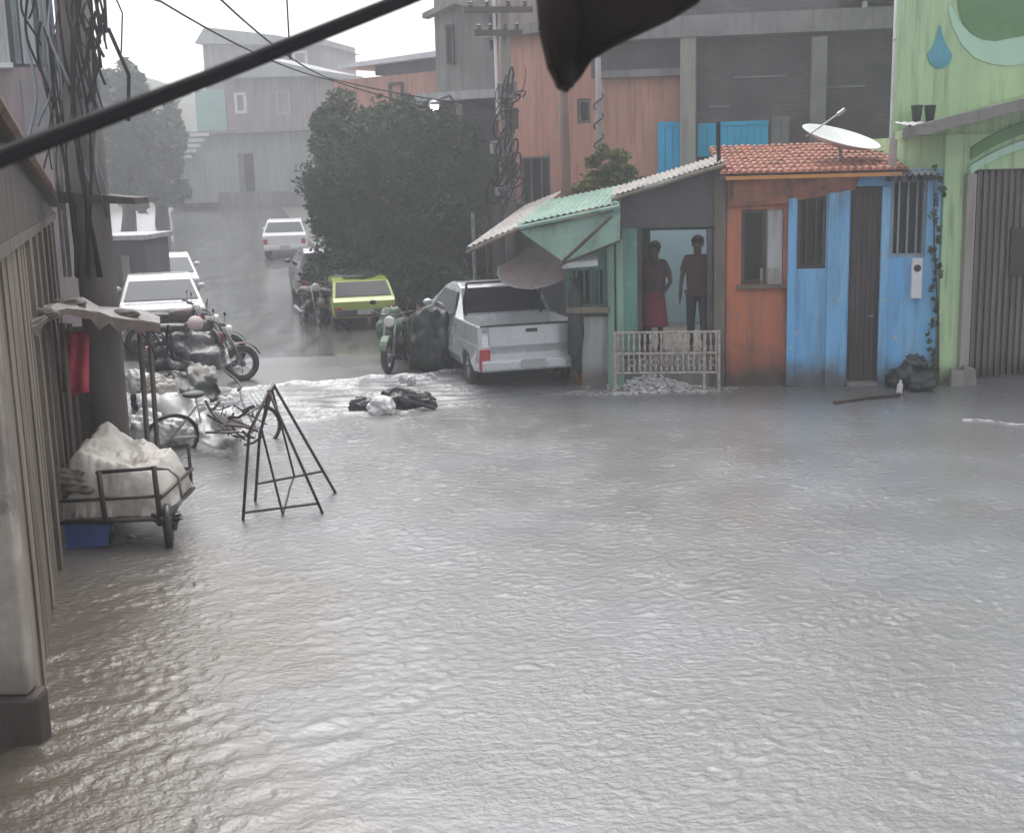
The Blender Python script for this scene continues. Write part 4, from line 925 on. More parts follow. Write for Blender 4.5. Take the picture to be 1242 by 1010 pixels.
wire('short cable rising from the clay tile roof in front of the blue shutters', [A(871, 148, 18), A(872, 202, 18)], .03)

# ---- dark canvas corner hanging in the foreground
cv = thing('canvas_awning', 'dark brown canvas awning corner hanging from the top of the view', 'awning', A(740, -60, 3.2))
pts = [(640, -140), (655, -5), (659, 40), (668, 80), (679, 104), (686, 108), (700, 92), (716, 68), (742, 52), (775, 37), (812, 20), (842, 2), (900, -60), (960, -140)]
s = MB(); n = len(pts); grid = []
for j in range(9):
    row = []
    for i, (x, y) in enumerate(pts):
        t_ = j / 8; yy = -140 + (y + 140) * t_; xx = 800 + (x - 800) * (.95 + .05 * t_)
        p = A(xx, yy, 3.2 + .06 * math.sin(i * 1.3) * t_ + .02 * math.sin(j * 2)); row.append(s.bm.verts.new(p))
    grid.append(row)
for a, b in zip(grid, grid[1:]):
    for i in range(n - 1): s.bm.faces.new([a[i], a[i + 1], b[i + 1], b[i]])
o = s.build('cloth', 'canvas', cv, smooth=True); md = o.modifiers.new('thick', 'SOLIDIFY'); md.thickness = .02
s = MB(); s.tube([A(x, y, 3.2 + .06 * math.sin(i * 1.3)) for i, (x, y) in enumerate(pts)], .011, 6); s.build('hem', 'canvas', cv)
# ============================================================ LEFT SIDE
LW = Fr(G(45, 905), G(85, 531))
L0 = LW.o
# wooden shack wall
ws = thing('wooden_shack', 'weathered plank shack along the left bank with a sloping roof verge', 'shack', LW.P(1.5, 0))
s = MB(); uu = .3
while uu < 3.3:
    w_ = random.choice((.2, .3, .42, .5)); s.fb(LW, uu, uu + w_ - random.choice((.015, .03, .07)), -.3 + random.uniform(-.03, .03), 2.72, -.05 + random.uniform(-.012, .012), random.uniform(0, .02)); uu += w_
s.build('plank_wall', 'palewood', ws)
s = MB(); s.fb(LW, .5, 12, -.3, 2.7, -.30, -.08); s.build('inner_wall', 'darkwood', ws)
uu = 3.45
for k in range(11):
    w_ = .22 if k % 2 else .34
    MB().fb(LW, uu, uu + w_, -.3, 2.72, -.06, .05 + .02 * (k % 2)).build('board', ['palewood', 'wood', 'darkwood'][k % 3], ws); uu += w_ + .28
va, vb = LW.uz(0, 141, .1), LW.uz(76, 256, .1); vsl = (vb[1] - va[1]) / (vb[0] - va[0]); vz = lambda u_: va[1] + (u_ - va[0]) * vsl
ue = min(10.2, (2.80 - va[1]) / vsl + va[0])
s = MB(); s.fb(LW, -1, ue, 2.72, 2.80, -.12, .05); s.build('wall_plate', 'wood', ws)
s = MB(); s.prism([LW.P(-1, 2.803, .04), LW.P(ue, 2.803, .04), LW.P(-1, vz(-1) - .02, .04)], LW.n * -.1); s.build('gable', 'gablewood', ws)
s = MB(); s.prism([LW.P(ue + .5, vz(ue + .5), .1), LW.P(ue + .5, vz(ue + .5) + .06, .1), LW.P(-2, vz(-2) + .06, .1), LW.P(-2, vz(-2), .1)], LW.n * -5); s.build('roof', 'darkwood', ws)
s = MB(); s.tube([LW.P(ue + .5, vz(ue + .5), .12), LW.P(-2, vz(-2), .12)], .045, 6); print('VERGE', va, vb, ue); s.build('verge_board', 'brownpole', ws)
# near plaster wall on plinth
nw = thing('plaster_wall', 'old stained plaster wall end on a dark plinth at the near left', 'wall', LW.P(-1, 0))
cx0 = G(40, 905) 
s = MB(); s.box((cx0.x - 1.0, cx0.y + .09, 2.5), (2.0, .14, 4.4)); s.build('render', 'plaster', nw, bevel=.02)
s = MB(); s.box((cx0.x - .97, cx0.y + .09, 0), (2.04, .2, .594)); s.build('plinth', 'darkwood', nw, bevel=.03)

# big concrete utility pole
b = Vector((-4.30, 13, 0)); t = thing('concrete_pole', 'thick concrete utility pole on the left draped with cables', 'pole', tuple(b))
s = MB(); s.tube([(b.x, b.y, -.3), (b.x, b.y, 8)], [.20, .17], 20); s.build('shaft', 'pole_concrete', t, smooth=True)
s = MB(); rnd = random.Random(4)
for k in range(9):
    a = rnd.uniform(2.2, 5.2); r_ = .2 + rnd.uniform(0, .10); pts = []
    for j in range(16): zz = 2.2 + j * .36; aa = a + .25 * math.sin(j * .7 + k); pts.append((b.x + math.cos(aa) * r_, b.y + math.sin(aa) * r_, zz))
    s.tube(pts, rnd.uniform(.010, .02), 6)
s.build('cable_run', 'cable', t, smooth=True)
s = MB(); 
for dx, r_ in ((-.26, .022), (-.31, .018)): s.tube([(b.x + dx, b.y - .06, 2.2), (b.x + dx, b.y - .06, 5.2), (b.x + dx + .03, b.y - .06, 7)], r_, 8)
s.build('conduit', 'whitewash', t, smooth=True)
rnd = random.Random(9)
for m_, n_ in (('cable', 14), ('bluegrey', 12), ('darkmetal', 10)):
    s = MB()
    for k in range(n_):
        x_ = b.x + rnd.uniform(-.42, .22); z_ = rnd.uniform(4.2, 6.5); y_ = b.y - rnd.uniform(.05, .35)
        ln_ = rnd.uniform(.08, .22); s.tube([(x_ + .045 * math.sin(j * .5 + k) + .01 * j * math.sin(k), y_ + .03 * math.sin(j * .4 + k), z_ - j * ln_ * .6) for j in range(13)], rnd.uniform(.006, .015), 5)
    s.build('cable_bundle', m_, t, smooth=True)
# short slab bracket arm
s = MB(); p0, p1 = A(70, 232, 12.8), A(163, 240, 12.6); s.prism([p0, p1, p1 + Vector((0, 0, -.06)), p0 + Vector((0, 0, -.12))], (0, .5, 0)); s.build('bracket_shelf', 'darkwood', t)
# dark clumps of tangled cable at the very top
s = MB(); 
for k in range(24):
    a_ = A(rnd.uniform(92, 132), rnd.uniform(-60, 60), 12.6); b_ = a_ + Vector((rnd.uniform(-.1, .12), rnd.uniform(-.1, .1), -rnd.uniform(.4, .95))); m_ = (a_ + b_) / 2 + Vector((rnd.uniform(-.12, .12), 0, 0)); s.tube([a_, m_, b_], rnd.uniform(.008, .02), 5)
s.build('hanging_cables', 'cable', t)

# pinkish house behind the shack with blue-grey sheets above
PB = Fr(A(-120, 300, 19)[:2], A(92, 300, 20)[:2])
ph = thing('pale_pink_house', 'pale pinkish house behind the shack with blue grey sheets on its upper floor', 'house', PB.P(2, 0))
q = lambda x, y=150: PB.uz(x, y)
w = MB(); w.fb(PB, q(-120)[0], q(86)[0], 0, q(40, 82)[1], -5, 0); w.build('lower_wall', 'pinkgrey', ph)
MB().fb(PB, q(-120)[0], q(22)[0], q(20, 84)[1], q(20, 78)[1], .003, .25).build('ledge', 'white', ph)
MB().fb(PB, q(30)[0], q(62)[0], q(40, 170)[1], q(40, 98)[1], .003, .05).build('shutter', 'lilac', ph)
w = MB(); w.fb(PB, q(-120)[0], q(78)[0], q(40, 82)[1] + .003, q(40, -80)[1], -5, -.15); w.build('upper_wall', 'purple', ph)
for k, (x, wd) in enumerate([(0, 10), (14, 12), (30, 7), (44, 16), (66, 8), (-14, 10), (-30, 12)]):
    s = MB(); u0 = q(x - wd / 2)[0]; u1 = q(x + wd / 2)[0]; s.corr(PB.P(u0, q(40, 78)[1], .02), PB.u * (u1 - u0), Vector((0, 0, 2.4)), 3, .012, .01); s.build('sheet_panel', 'bluegrey' if k % 2 == 0 else 'whitewash', ph)
# low grey wall box beyond the pole
cb_ = thing('grey_kiosk', 'small grey walled booth beyond the concrete pole', 'booth', G(160, 400)); cc = G(160, 400)
w = MB(); q0, q1 = A(120, 292, 26.5), A(176, 292, 26.5); w.hexa([(q0.x, 26.5, -.2), (q1.x, 26.5, -.2), (q1.x, 28.3, -.2), (q0.x, 28.3, -.2), (q0.x, 26.5, q0.z), (q1.x, 26.5, q0.z), (q1.x, 28.3, q0.z), (q0.x, 28.3, q0.z)]); w.build('wall', 'purple', cb_)
w = MB(); w.hexa([(q0.x - .1, 26.3, q0.z + .003), (q1.x + .08, 26.3, q0.z + .003), (q1.x + .08, 28.5, q0.z + .003), (q0.x - .1, 28.5, q0.z + .003), (q0.x - .1, 26.3, q0.z + .1), (q1.x + .08, 26.3, q0.z + .1), (q1.x + .08, 28.5, q0.z + .1), (q0.x - .1, 28.5, q0.z + .1)]); w.build('roof', 'whitewash', cb_)
q2, q3 = A(147, 310, 26.48), A(160, 355, 26.48); w = MB(); w.hexa([(q2.x, 26.46, q3.z), (q3.x, 26.46, q3.z), (q3.x, 26.497, q3.z), (q2.x, 26.497, q3.z), (q2.x, 26.46, q2.z), (q3.x, 26.46, q2.z), (q3.x, 26.497, q2.z), (q2.x, 26.497, q2.z)]); w.build('door', 'beam', cb_)

# ragged market shelter
sh = thing('market_shelter', 'ragged low market shelter roof on posts behind the white sacks cart', 'shelter', G(120, 575))
def Z(y, Y, x=100): return A(x, y, Y).z
s = MB(); prof = [(24, 388), (45, 378), (62, 370), (80, 364), (100, 366), (120, 372), (145, 376), (170, 380), (194, 384)]; rows = []
YS = lambda i: 9.3 + 3.0 * i / 8
for j, (Yd, dy) in enumerate([(0, 9), (.4, 3), (1.0, -3), (1.5, 0)]):
    rows.append([s.bm.verts.new(A(x + (10 if i == 0 else 0) * j / 2, y + dy + 3 * math.sin(i * 2.3 + j), YS(i) + Yd)) for i, (x, y) in enumerate(prof)])
for a, b_ in zip(rows, rows[1:]):
    for i in range(len(prof) - 1): s.bm.faces.new([a[i], a[i + 1], b_[i + 1], b_[i]])
o = s.build('roof', 'rustroof', sh, smooth=False); md = o.modifiers.new('thick', 'SOLIDIFY'); md.thickness = .03
for x, y, Yw in ((48, 384, 10), (85, 371, 11), (150, 384, 12)): MB().blob(A(x, y - 3, Yw), (.15, .13, .05), .5, 3, 3, x).build('roof_weight', 'wood', sh, smooth=True)
s = MB()
for i in range(8):
    (xa_, ya_), (xb_, yb_) = prof[i], prof[i + 1]; Ya, Yb2 = YS(i) - .02, YS(i + 1) - .02
    s.prism([A(xa_, ya_ + 10, Ya), A(xb_, yb_ + 10, Yb2), A(xb_, yb_ + 24 + 7 * math.sin(xb_), Yb2), A((xa_ + xb_) / 2, (ya_ + yb_) / 2 + 18, (Ya + Yb2) / 2), A(xa_, ya_ + 24 + 7 * math.sin(xa_), Ya)], (0, .02, 0))
s.build('ragged_valance', 'browntarp', sh)
for x, Yd in ((73, 11.7), (166, 12.3), (82, 12.9), (178, 13)):
    p = A(x, 392, Yd); MB().tube([(p.x, p.y, -.2), (p.x + .02, p.y, p.z)], .03, 6).build('post', 'wood', sh)
p = A(170, 400, 12.5); s = MB()
for k in range(7):
    a_ = p + Vector((rnd.uniform(-.1, .25), rnd.uniform(0, .3), rnd.uniform(-.05, .1))); s.tube([a_, a_ + Vector((rnd.uniform(-.05, .15), 0, -rnd.uniform(.15, .35)))], .012, 5)
s.build('dangling_strips', 'darktarp', sh)
# red cloth hanging under it
s = MB(); g = []
for j in range(9):
    g.append([s.bm.verts.new(A(77 + 30 * i / 8, 402 + 74 * j / 8 + (6 if i in (3, 4) and j == 8 else 0), 11.8 + .05 * math.sin(i * 1.5 + j * .3))) for i in range(9)])
for j in range(8):
    for i in range(8): s.bm.faces.new([g[j][i], g[j][i + 1], g[j + 1][i + 1], g[j + 1][i]])
o = s.build('red_cloth', 'red', smooth=True); md = o.modifiers.new('thick', 'SOLIDIFY'); md.thickness = .012; tag(o, 'bright red cloth hanging under the ragged market shelter', 'cloth')
# dark door leaf beside it
s = MB(); p0 = A(62, 560, 13.6); s.box((A(88, 500, 14.6).x, 14.6, .7), (.75, .06, 1.6)); tag(s.build('dark_board', 'darkwood'), 'dark upright board standing behind the red cloth', 'board')

# ---- cargo cart with tarp covered load
ct = thing('cargo_cart', 'blue and black metal cargo cart standing in the flood by the shack', 'cart', G(130, 668))
Yf, Yb = 10.45, 11.6
def F_(x, y, Y=Yf): return A(x, y, Y)
s = MB(); r_ = .017
zt1, zt2, zt3 = F_(125, 573).z, F_(125, 607).z, F_(125, 633).z
xl, xm, xr, xe = F_(62, 620).x, F_(125, 620).x, F_(190, 600).x, F_(215, 600).x
s.tube([(xm - .03, Yf, zt1), (xr + .02, Yf, zt1 + .03)], r_); s.tube([(xl, Yf, zt2), (xr + .05, Yf, zt2 + .03)], r_); s.tube([(xl, Yf, zt3), (xr + .12, Yf, zt3 + .02)], .022)
s.tube([(xl, Yb, zt2), (xr, Yb, zt2)], r_); s.tube([(xl, Yb, zt3), (xr, Yb, zt3)], .022)
for x in (xl, xr + .02): s.tube([(x, Yf, zt3), (x, Yb, zt3)], .02); s.tube([(x, Yf, zt2), (x, Yb, zt2)], r_)
for x, y in ((xl, Yb), (xr, Yb), (xl, Yf)): s.tube([(x, y, zt3), (x, y, zt2 + (.25 if y == Yb else 0))], r_)
s.tube([(xm, Yf - .02, zt1 + .01), (xm + .02, Yf - .02, zt3)], .024); s.tube([(xr, Yf - .02, zt1 + .05), (xr + .02, Yf - .02, zt3)], .024)
s.build('frame', 'darkmetal', ct, smooth=True)
s = MB(); s.tube([(xr, Yf, zt1 + .02), (xr + .12, Yf, zt1 + .02), (xr + .2, Yf, zt1 - .06), (xr + .22, Yf, zt2)], .013); s.tube([(xr + .22, Yf, zt2), (xr + .1, Yf, zt3)], .013); s.build('handle', 'metal', ct, smooth=True)
s = MB(); s.box(((xl + xr) / 2, (Yf + Yb) / 2, zt3 + .02), (xr - xl - .06, Yb - Yf - .05, .03)); s.build('deck', 'wood', ct)
s = MB(); s.prism([F_(70, 636), F_(132, 636), F_(130, 662), F_(96, 664), F_(72, 668)], (0, .03, 0)); s.build('side_panel', 'bluetarp', ct)
for nm, x, Y, R_ in (('wheel', 205, 10.55, .21), ('wheel', 132, 10.7, .16), ('wheel', 66, 10.75, .2), ('wheel', 130, 11.5, .16)):
    c = A(x, 650, Y); w_ = MB().ring((c.x, c.y, R_ - .06), (1, .25, 0), R_ - .035, .035, 26, 8).build(nm, 'black', ct, smooth=True)
    h = MB(); h.ring((c.x, c.y, R_ - .06), (1, .25, 0), R_ - .07, .012, 20, 6); h.lathe((c.x - .04, c.y, R_ - .06), (1, .25, 0), [(.03, 0), (.03, .08), (0, .08)], 10)
    for k in range(6): a_ = k * math.pi / 3; h.tube([(c.x, c.y, R_ - .06), (c.x + .25 * (R_ - .07) * math.cos(a_) * -1, c.y + (R_ - .07) * math.cos(a_), R_ - .06 + (R_ - .07) * math.sin(a_))], .006, 4)
    h.build('rim', 'metal', w_, smooth=True)
s = MB(); c = A(203, 625, 10.5); s.tube([(c.x - .05, 10.5, zt3), (c.x, 10.5, .12)], .03); s.tube([(c.x + .05, 10.6, zt3), (c.x + .03, 10.55, .12)], .03); s.blob((c.x - .01, 10.5, zt3 + .01), (.13, .1, .07), .4, 3, 3, 5); s.build('fork', 'black', ct)
# load
def sack(name, label, c, d, m_, seed, rz=0, amp=.22, group=None, cat='sack', fr=1.6):
    s = MB(); s.blob(c, d, amp, fr, 5, seed, flat=-d[2] * .75, rz=rz); return tag(s.build(name, m_, smooth=True), label, cat, group)
s = MB(); nu, nv = 70, 46; g = []
for j in range(nv):
    row = []
    for i in range(nu):
        a, b_ = i / (nu - 1), j / (nv - 1); x = xl - .02 + (xr - xl + .05) * a; y = Yf + .03 + (Yb - Yf - .06) * b_
        e = min(1, 6 * min(b_, 1 - b_) + .0) ; ex = min(1, 7 * min(a, 1 - a))
        z_ = zt3 + .06 + (.27 + .30 * math.exp(-((a - .25) / .26) ** 2) + .12 * math.exp(-((a - .72) / .28) ** 2)) * e ** .5 * ex ** .5 * (.8 + .3 * b_)
        z_ += .07 * noise.noise(Vector((x * 4, y * 4, 1))) - .06 * abs(noise.noise(Vector((x * 7, y * 6, 2)))) - .03 * abs(noise.noise(Vector((x * 17, y * 13, 2)))) + .03 * abs(math.sin(x * 9 + y * 4)) * e * ex
        row.append(s.bm.verts.new((x, y, z_)))
    g.append(row)
for j in range(nv - 1):
    for i in range(nu - 1): s.bm.faces.new([g[j][i], g[j][i + 1], g[j + 1][i + 1], g[j + 1][i]])
edge = g[0] + [r[-1] for r in g[1:]] + g[-1][::-1][1:] + [r[0] for r in g[::-1]][1:-1]
low = [s.bm.verts.new((v.co.x, v.co.y, zt3 + .037)) for v in edge]
for i in range(len(edge)): k = (i + 1) % len(edge); s.bm.faces.new([edge[i], low[i], low[k], edge[k]])
s.bm.faces.new(low[::-1])
tag(s.build('tarp_load', 'tarp', smooth=True), 'cream tarpaulin draped over the load of the cargo cart', 'tarpaulin')
c = A(88, 588, 10.6); sack('brown_sack', 'wet brown sack lying at the left end of the cart load', (c.x, 10.62, c.z), (.27, .14, .13), 'browntarp', 4, amp=.35)

# ---- metal trestle
tr = thing('metal_trestle', 'dark metal folding trestle frame standing in the flood water', 'trestle', G(350, 615))
def fl(x, y): p = G(x, y); return Vector((p.x, p.y, -.04))
fa, fb_, fc, fd = fl(294, 631), fl(393, 622), fl(309, 607), fl(409, 597)
yt = (fa.y + fc.y) / 2; a1 = A(326, 475, yt - .1); a2 = A(332, 467, yt + .12)
kl = A(302, 525, yt - .25); kr = A(315, 527, yt + .05)
rr_ = .016
for nm, pts in (('leg', [fa, kl, a1]), ('leg', [fb_, a1]), ('leg', [fc, kr, a2]), ('leg', [fd, a2])):
    MB().tube(pts, rr_, 6).build(nm, 'darkmetal', tr, smooth=True)
fm = fl(344, 624); MB().tube([fm, A(317, 520, yt - .15), a1], .013, 6).build('brace', 'darkmetal', tr)
MB().tube([A(330, 472, yt), A(357, 577, yt + .25)], .012, 6).build('brace', 'darkmetal', tr)
def on(a, b_, t_): return a.lerp(b_, t_)
MB().tube([on(fa, kl, .13), on(fb_, a1, .11)], .014, 6).build('cross_bar', 'darkmetal', tr)
MB().tube([on(fc, kr, .3), on(fd, a2, .235)], .014, 6).build('cross_bar', 'darkmetal', tr)
MB().tube([a1, a2], .02, 6).build('hinge', 'darkmetal', tr)
MB().tube([on(fm, a1, .04), A(352, 590, yt + .1), A(357, 577, yt + .25)], .010, 6).build('brace', 'darkmetal', tr)

# ---- two wheelers
def motorbike(label, loc, rz, body='red', group=None, name='motorbike', lean=0):
    t = thing(name, label, 'motorbike', loc, rz, group); t.rotation_euler[1] = lean
    B = lambda s, n, m_, par=None, **k: s.build(n, m_, par or t, local=True, **k)
    for y, R_ in ((.66, .29), (-.58, .29)):
        w_ = B(MB().ring((0, y, R_), (1, 0, 0), R_ - .05, .05, 28, 8), 'wheel', 'black', smooth=True)
        h = MB(); h.ring((0, y, R_), (1, 0, 0), R_ - .10, .014, 22, 6); h.lathe((-.06, y, R_), (1, 0, 0), [(.05, 0), (.05, .12), (0, .12)], 12)
        for k in range(8): a_ = k * math.pi / 4; h.tube([(0, y, R_), (0, y + (R_ - .1) * math.cos(a_), R_ + (R_ - .1) * math.sin(a_))], .006, 4)
        B(h, 'rim', 'metal', w_, smooth=True)
    f = MB(); f.tube([(0, .42, .8), (0, .1, .62), (0, -.35, .62), (0, -.62, .72)], .025); f.tube([(0, .4, .75), (0, .2, .3), (0, -.2, .28), (0, -.35, .6)], .022)
    for x in (-.07, .07): f.tube([(x, -.2, .3), (x, -.58, .29)], .018)
    B(f, 'frame', 'darkmetal', smooth=True)
    f = MB()
    for x in (-.09, .09): f.tube([(x * .9, .40, .88), (x, .66, .29)], .02)
    B(f, 'fork', 'metal', smooth=True)
    B(MB().blob((0, .16, .72), (.13, .27, .13), .06, 1.5, 3, 2), 'tank', body, smooth=True)
    B(MB().blob((0, -.34, .74), (.13, .40, .07), .06, 1.5, 3, 3), 'seat', 'black', smooth=True)
    f = MB(); f.blob((0, .05, .40), (.14, .20, .17), .15, 2, 3, 4); f.lathe((.1, .02, .35), (1, 0, 0), [(.1, 0), (.1, .05), (0, .06)], 14); B(f, 'engine', 'darkmetal', smooth=True)
    B(MB().tube([(.1, .1, .3), (.14, -.3, .24), (.15, -.75, .32)], [.02, .03, .045], 8), 'exhaust', 'metal', smooth=True)
    f = MB(); f.tube([(-.34, .28, .98), (-.12, .40, .93), (.12, .40, .93), (.34, .28, .98)], .014); f.tube([(-.36, .26, .98), (-.26, .32, .97)], .02); f.tube([(.36, .26, .98), (.26, .32, .97)], .02); hb = B(f, 'handlebar', 'darkmetal', smooth=True)
    for x in (-.3, .3):
        B(MB().tube([(x * .8, .34, .97), (x, .34, 1.12)], .006, 5), 'mirror', 'metal', hb); B(MB().blob((x, .34, 1.14), (.06, .012, .04), 0, 1, 2, 1), 'mirror', 'black', hb, smooth=True)
    B(MB().lathe((0, .46, .84), (0, 1, -.1), [(.05, -.06), (.09, 0), (.09, .05), (.07, .06), (0, .06)], 14), 'headlight', 'clearlight', smooth=True)
    for y0, y1, c in ((.42, .92, .66), (-.86, -.3, -.58)):
        f = MB(); pr = []
        for k in range(9):
            a_ = math.pi * (.12 + .66 * k / 8) if c > 0 else math.pi * (.2 + .7 * k / 8); pr.append((c + .33 * math.cos(a_), .29 + .33 * math.sin(a_)))
        for p, q_ in zip(pr, pr[1:]): f.hexa([(-.06, p[0], p[1]), (.06, p[0], p[1]), (.06, q_[0], q_[1]), (-.06, q_[0], q_[1]), (-.06, p[0], p[1] + .012), (.06, p[0], p[1] + .012), (.06, q_[0], q_[1] + .012), (-.06, q_[0], q_[1] + .012)])
        B(f, 'mudguard', body)
    B(MB().box((0, -.82, .66), (.12, .05, .07)), 'tail_light', 'taillight', bevel=.01)
    return t
def gp3(x, y): p = G(x, y); return (p.x, p.y, 0)
GRP = 'motorbikes parked on the left side of the street'
mb1 = motorbike('dull red motorbike parked nearest the flood in the dark left row', (G(246, 466).x, G(246, 466).y, -.02), R(-60), 'dullred', GRP)
mb2 = motorbike('dark grey motorbike parked behind the dull red one', (G(232, 448).x, G(232, 448).y, 0), R(-78), 'darkmetal', GRP)
m3 = dup(mb2, (G(212, 430).x, G(212, 430).y, 0), R(-68), 'dark grey motorbike furthest up the left row, against the white car', GRP)
for k, (x, y, d, h_, sd_) in enumerate([(186, 505, (.30, .24, .26), .22, 71), (212, 492, (.28, .24, .24), .2, 72), (202, 478, (.34, .26, .30), .42, 73), (236, 486, (.22, .2, .18), .15, 74)]):
    c = G(x, y); s = MB(); s.blob((c.x, c.y + .3, h_), d, .3, 1.6, 4, sd_, flat=-d[2] * .75)
    tag(s.build('rubbish_bag', 'blackbag' if k != 1 else 'darktarp', smooth=True), ['black rubbish bag at the left of the heap behind the white bags', 'dark green rubbish bag in the middle of the heap behind the white bags', 'large black rubbish bag on top of the heap under the shelter edge', 'small black rubbish bag at the street end of the left heap'][k], 'rubbish bag', 'dark rubbish bags behind the white bags')
# right side row between tree and street
GR2 = 'motorbikes parked under the dense tree'
mr1 = motorbike('dull green motorbike facing the camera beside the dark tarpaulin heap', gp3(484, 446), R(170), 'greenpaint', GR2)
mr2 = dup(mb2, (G(378, 392).x, G(378, 392).y, 0), R(205), 'dark motorbike parked at the street side of the lime car', GR2)
mr3 = dup(mb2, (G(384, 374).x, G(384, 374).y, 0), R(200), 'dark motorbike parked beyond the first one at the lime car', GR2)
mr4 = dup(mb2, (G(404, 394).x, G(404, 394).y, 0), R(212), 'dark motorbike standing beside the rear of the lime car', GR2)
c = G(476, 438); s = MB(); s.blob((c.x, c.y + .5, .42), (.30, .34, .50), .25, 1.5, 5, 21); tag(s.build('green_tarpaulin', 'greenpaint', smooth=True), 'dull green tarpaulin over a low heap behind the green motorbike', 'tarpaulin')
# dark tarp heap
c = G(522, 450); s = MB(); s.blob((c.x, c.y + .2, .45), (.42, .38, .62), .25, 1.6, 5, 12, flat=None); tag(s.build('tarpaulin_heap', 'darktarp', smooth=True), 'dark tarpaulin covering a tall heap just left of the pickup', 'tarpaulin')
c = G(548, 440); s = MB(); s.blob((c.x, c.y + 1.2, .8), (.12, .12, .28), .3, 2, 4, 5); tag(s.build('pale_bundle', 'fibro', smooth=True), 'pale bundle between the tarpaulin heap and the pickup cab', 'bundle')

# bicycle
def bicycle(label, loc, rz, lean=0):
    t = thing('bicycle', label, 'bicycle', loc, rz); t.rotation_euler[1] = lean
    B = lambda s, n, m_, par=None, **k: s.build(n, m_, par or t, local=True, **k)
    for y in (.52, -.5):
        w_ = B(MB().ring((0, y, .32), (1, 0, 0), .31, .018, 30, 6), 'wheel', 'black', smooth=True)
        h = MB().ring((0, y, .32), (1, 0, 0), .285, .010, 30, 5)
        for k in range(12): a_ = k * math.pi / 6; h.tube([(0, y, .32), (0, y + .28 * math.cos(a_), .32 + .28 * math.sin(a_))], .003, 4)
        B(h, 'rim', 'metal', w_)
    f = MB(); f.tube([(0, -.5, .32), (0, -.12, .3), (0, .32, .72), (0, -.2, .72), (0, -.12, .3)], .017); f.tube([(0, -.5, .32), (0, -.2, .72), (0, -.22, .85)], .013); f.tube([(0, .30, .92), (0, .34, .7), (0, .52, .32)], .016); B(f, 'frame', 'white', smooth=True)
    B(MB().tube([(-.28, .2, 1.0), (-.1, .3, .95), (.1, .3, .95), (.28, .2, 1.0)], .013), 'handlebar', 'darkmetal', smooth=True)
    B(MB().blob((0, -.24, .87), (.08, .14, .035), .05, 1, 3, 1), 'saddle', 'black', smooth=True)
    f = MB()
    for k in range(7): f.tube([(-.15 + .05 * k, .46, .68), (-.17 + .057 * k, .74, .86)], .006, 4); f.tube([(-.16, .46 + .045 * k, .70 + .02 * k), (.16, .46 + .045 * k, .70 + .02 * k)], .006, 4)
    B(f, 'basket', 'white'); return t
bicycle('white framed bicycle leaning towards the metal trestle', (G(258, 540).x, G(258, 540).y, -.14), R(-62), .3)
# trailer style pile: white plastic sheets and bags
WG = 'white plastic bags heaped behind the cart'
for k, (x, y, d, hz0, sd_, m_) in enumerate([(182, 545, (.26, .2, .24), .22, 1, 'whiteplastic'), (214, 540, (.24, .2, .2), .18, 2, 'whiteplastic'), (196, 520, (.24, .18, .2), .5, 3, 'tarp'), (240, 520, (.22, .2, .22), .22, 5, 'whiteplastic'), (170, 500, (.2, .18, .2), .42, 6, 'whiteplastic'), (275, 528, (.2, .16, .26), .24, 7, 'whiteplastic')]):
    c = G(x, y)
    o = sack('plastic_bag', ['white plastic bag lowest at the left of the heap beside the cart', 'white plastic bag lowest in the middle of the heap, right of the cart', 'cream sack lying on top of the white bag heap', 'white plastic bag behind the heap towards the bicycle', 'white plastic bag under the right edge of the ragged shelter', 'white plastic bag beside the bicycle, nearest the trestle'][k], (c.x, c.y, hz0), d, m_, sd_ + 30, amp=.28, group=WG, cat='plastic bag', fr=1.5)
# a red bag on the bike row
c = G(246, 452); sack('helmet', 'small pale helmet resting on the dull red motorbike', (c.x, c.y - .25, .86), (.13, .15, .13), 'pinkcanvas', 3, amp=.03, cat='helmet')
# crumpled sheets thrown over the bikes
def sheet_over(name, label, pts, Y, m_, seed, cat='plastic sheet', th=.008, droop=.12):
    s = MB(); g = []; n_ = 12
    (x0, y0), (x1, y1), (x2, y2), (x3, y3) = pts
    for j in range(n_):
        f = j / (n_ - 1); row = []
        for i in range(n_):
            e = i / (n_ - 1); xa = (x0 + (x1 - x0) * e) * (1 - f) + (x3 + (x2 - x3) * e) * f; ya = (y0 + (y1 - y0) * e) * (1 - f) + (y3 + (y2 - y3) * e) * f
            nn = noise.noise(Vector((e * 3 + seed, f * 3, seed))); n2 = noise.noise(Vector((e * 8, f * 8 + seed, seed)))
            p = A(xa + 5 * nn, ya + 6 * n2, Y - .5 * f + .25 * nn); p.z = max(p.z - droop * math.sin(e * 3.1) * f, .0); row.append(s.bm.verts.new(p))
        g.append(row)
    for a_, b_ in zip(g, g[1:]):
        for i in range(n_ - 1): s.bm.faces.new([a_[i], a_[i + 1], b_[i + 1], b_[i]])
    o = s.build(name, m_, smooth=True); md = o.modifiers.new('thick', 'SOLIDIFY'); md.thickness = th; return tag(o, label, cat)
sheet_over('plastic_sheet', 'crumpled white plastic sheet thrown over the dark rubbish bags by the shelter', [(166, 478), (232, 476), (244, 512), (170, 524)], 15.4, 'whiteplastic', 1)
sheet_over('plastic_sheet', 'torn pale plastic sheet hanging from the bicycle towards the trestle', [(236, 500), (292, 492), (300, 528), (244, 536)], 14.6, 'whiteplastic', 4)
sheet_over('dark_tarpaulin', 'black tarpaulin half covering the dark motorbikes in the left row', [(196, 404), (262, 402), (284, 440), (206, 450)], 18.9, 'blackbag', 7, 'tarpaulin')
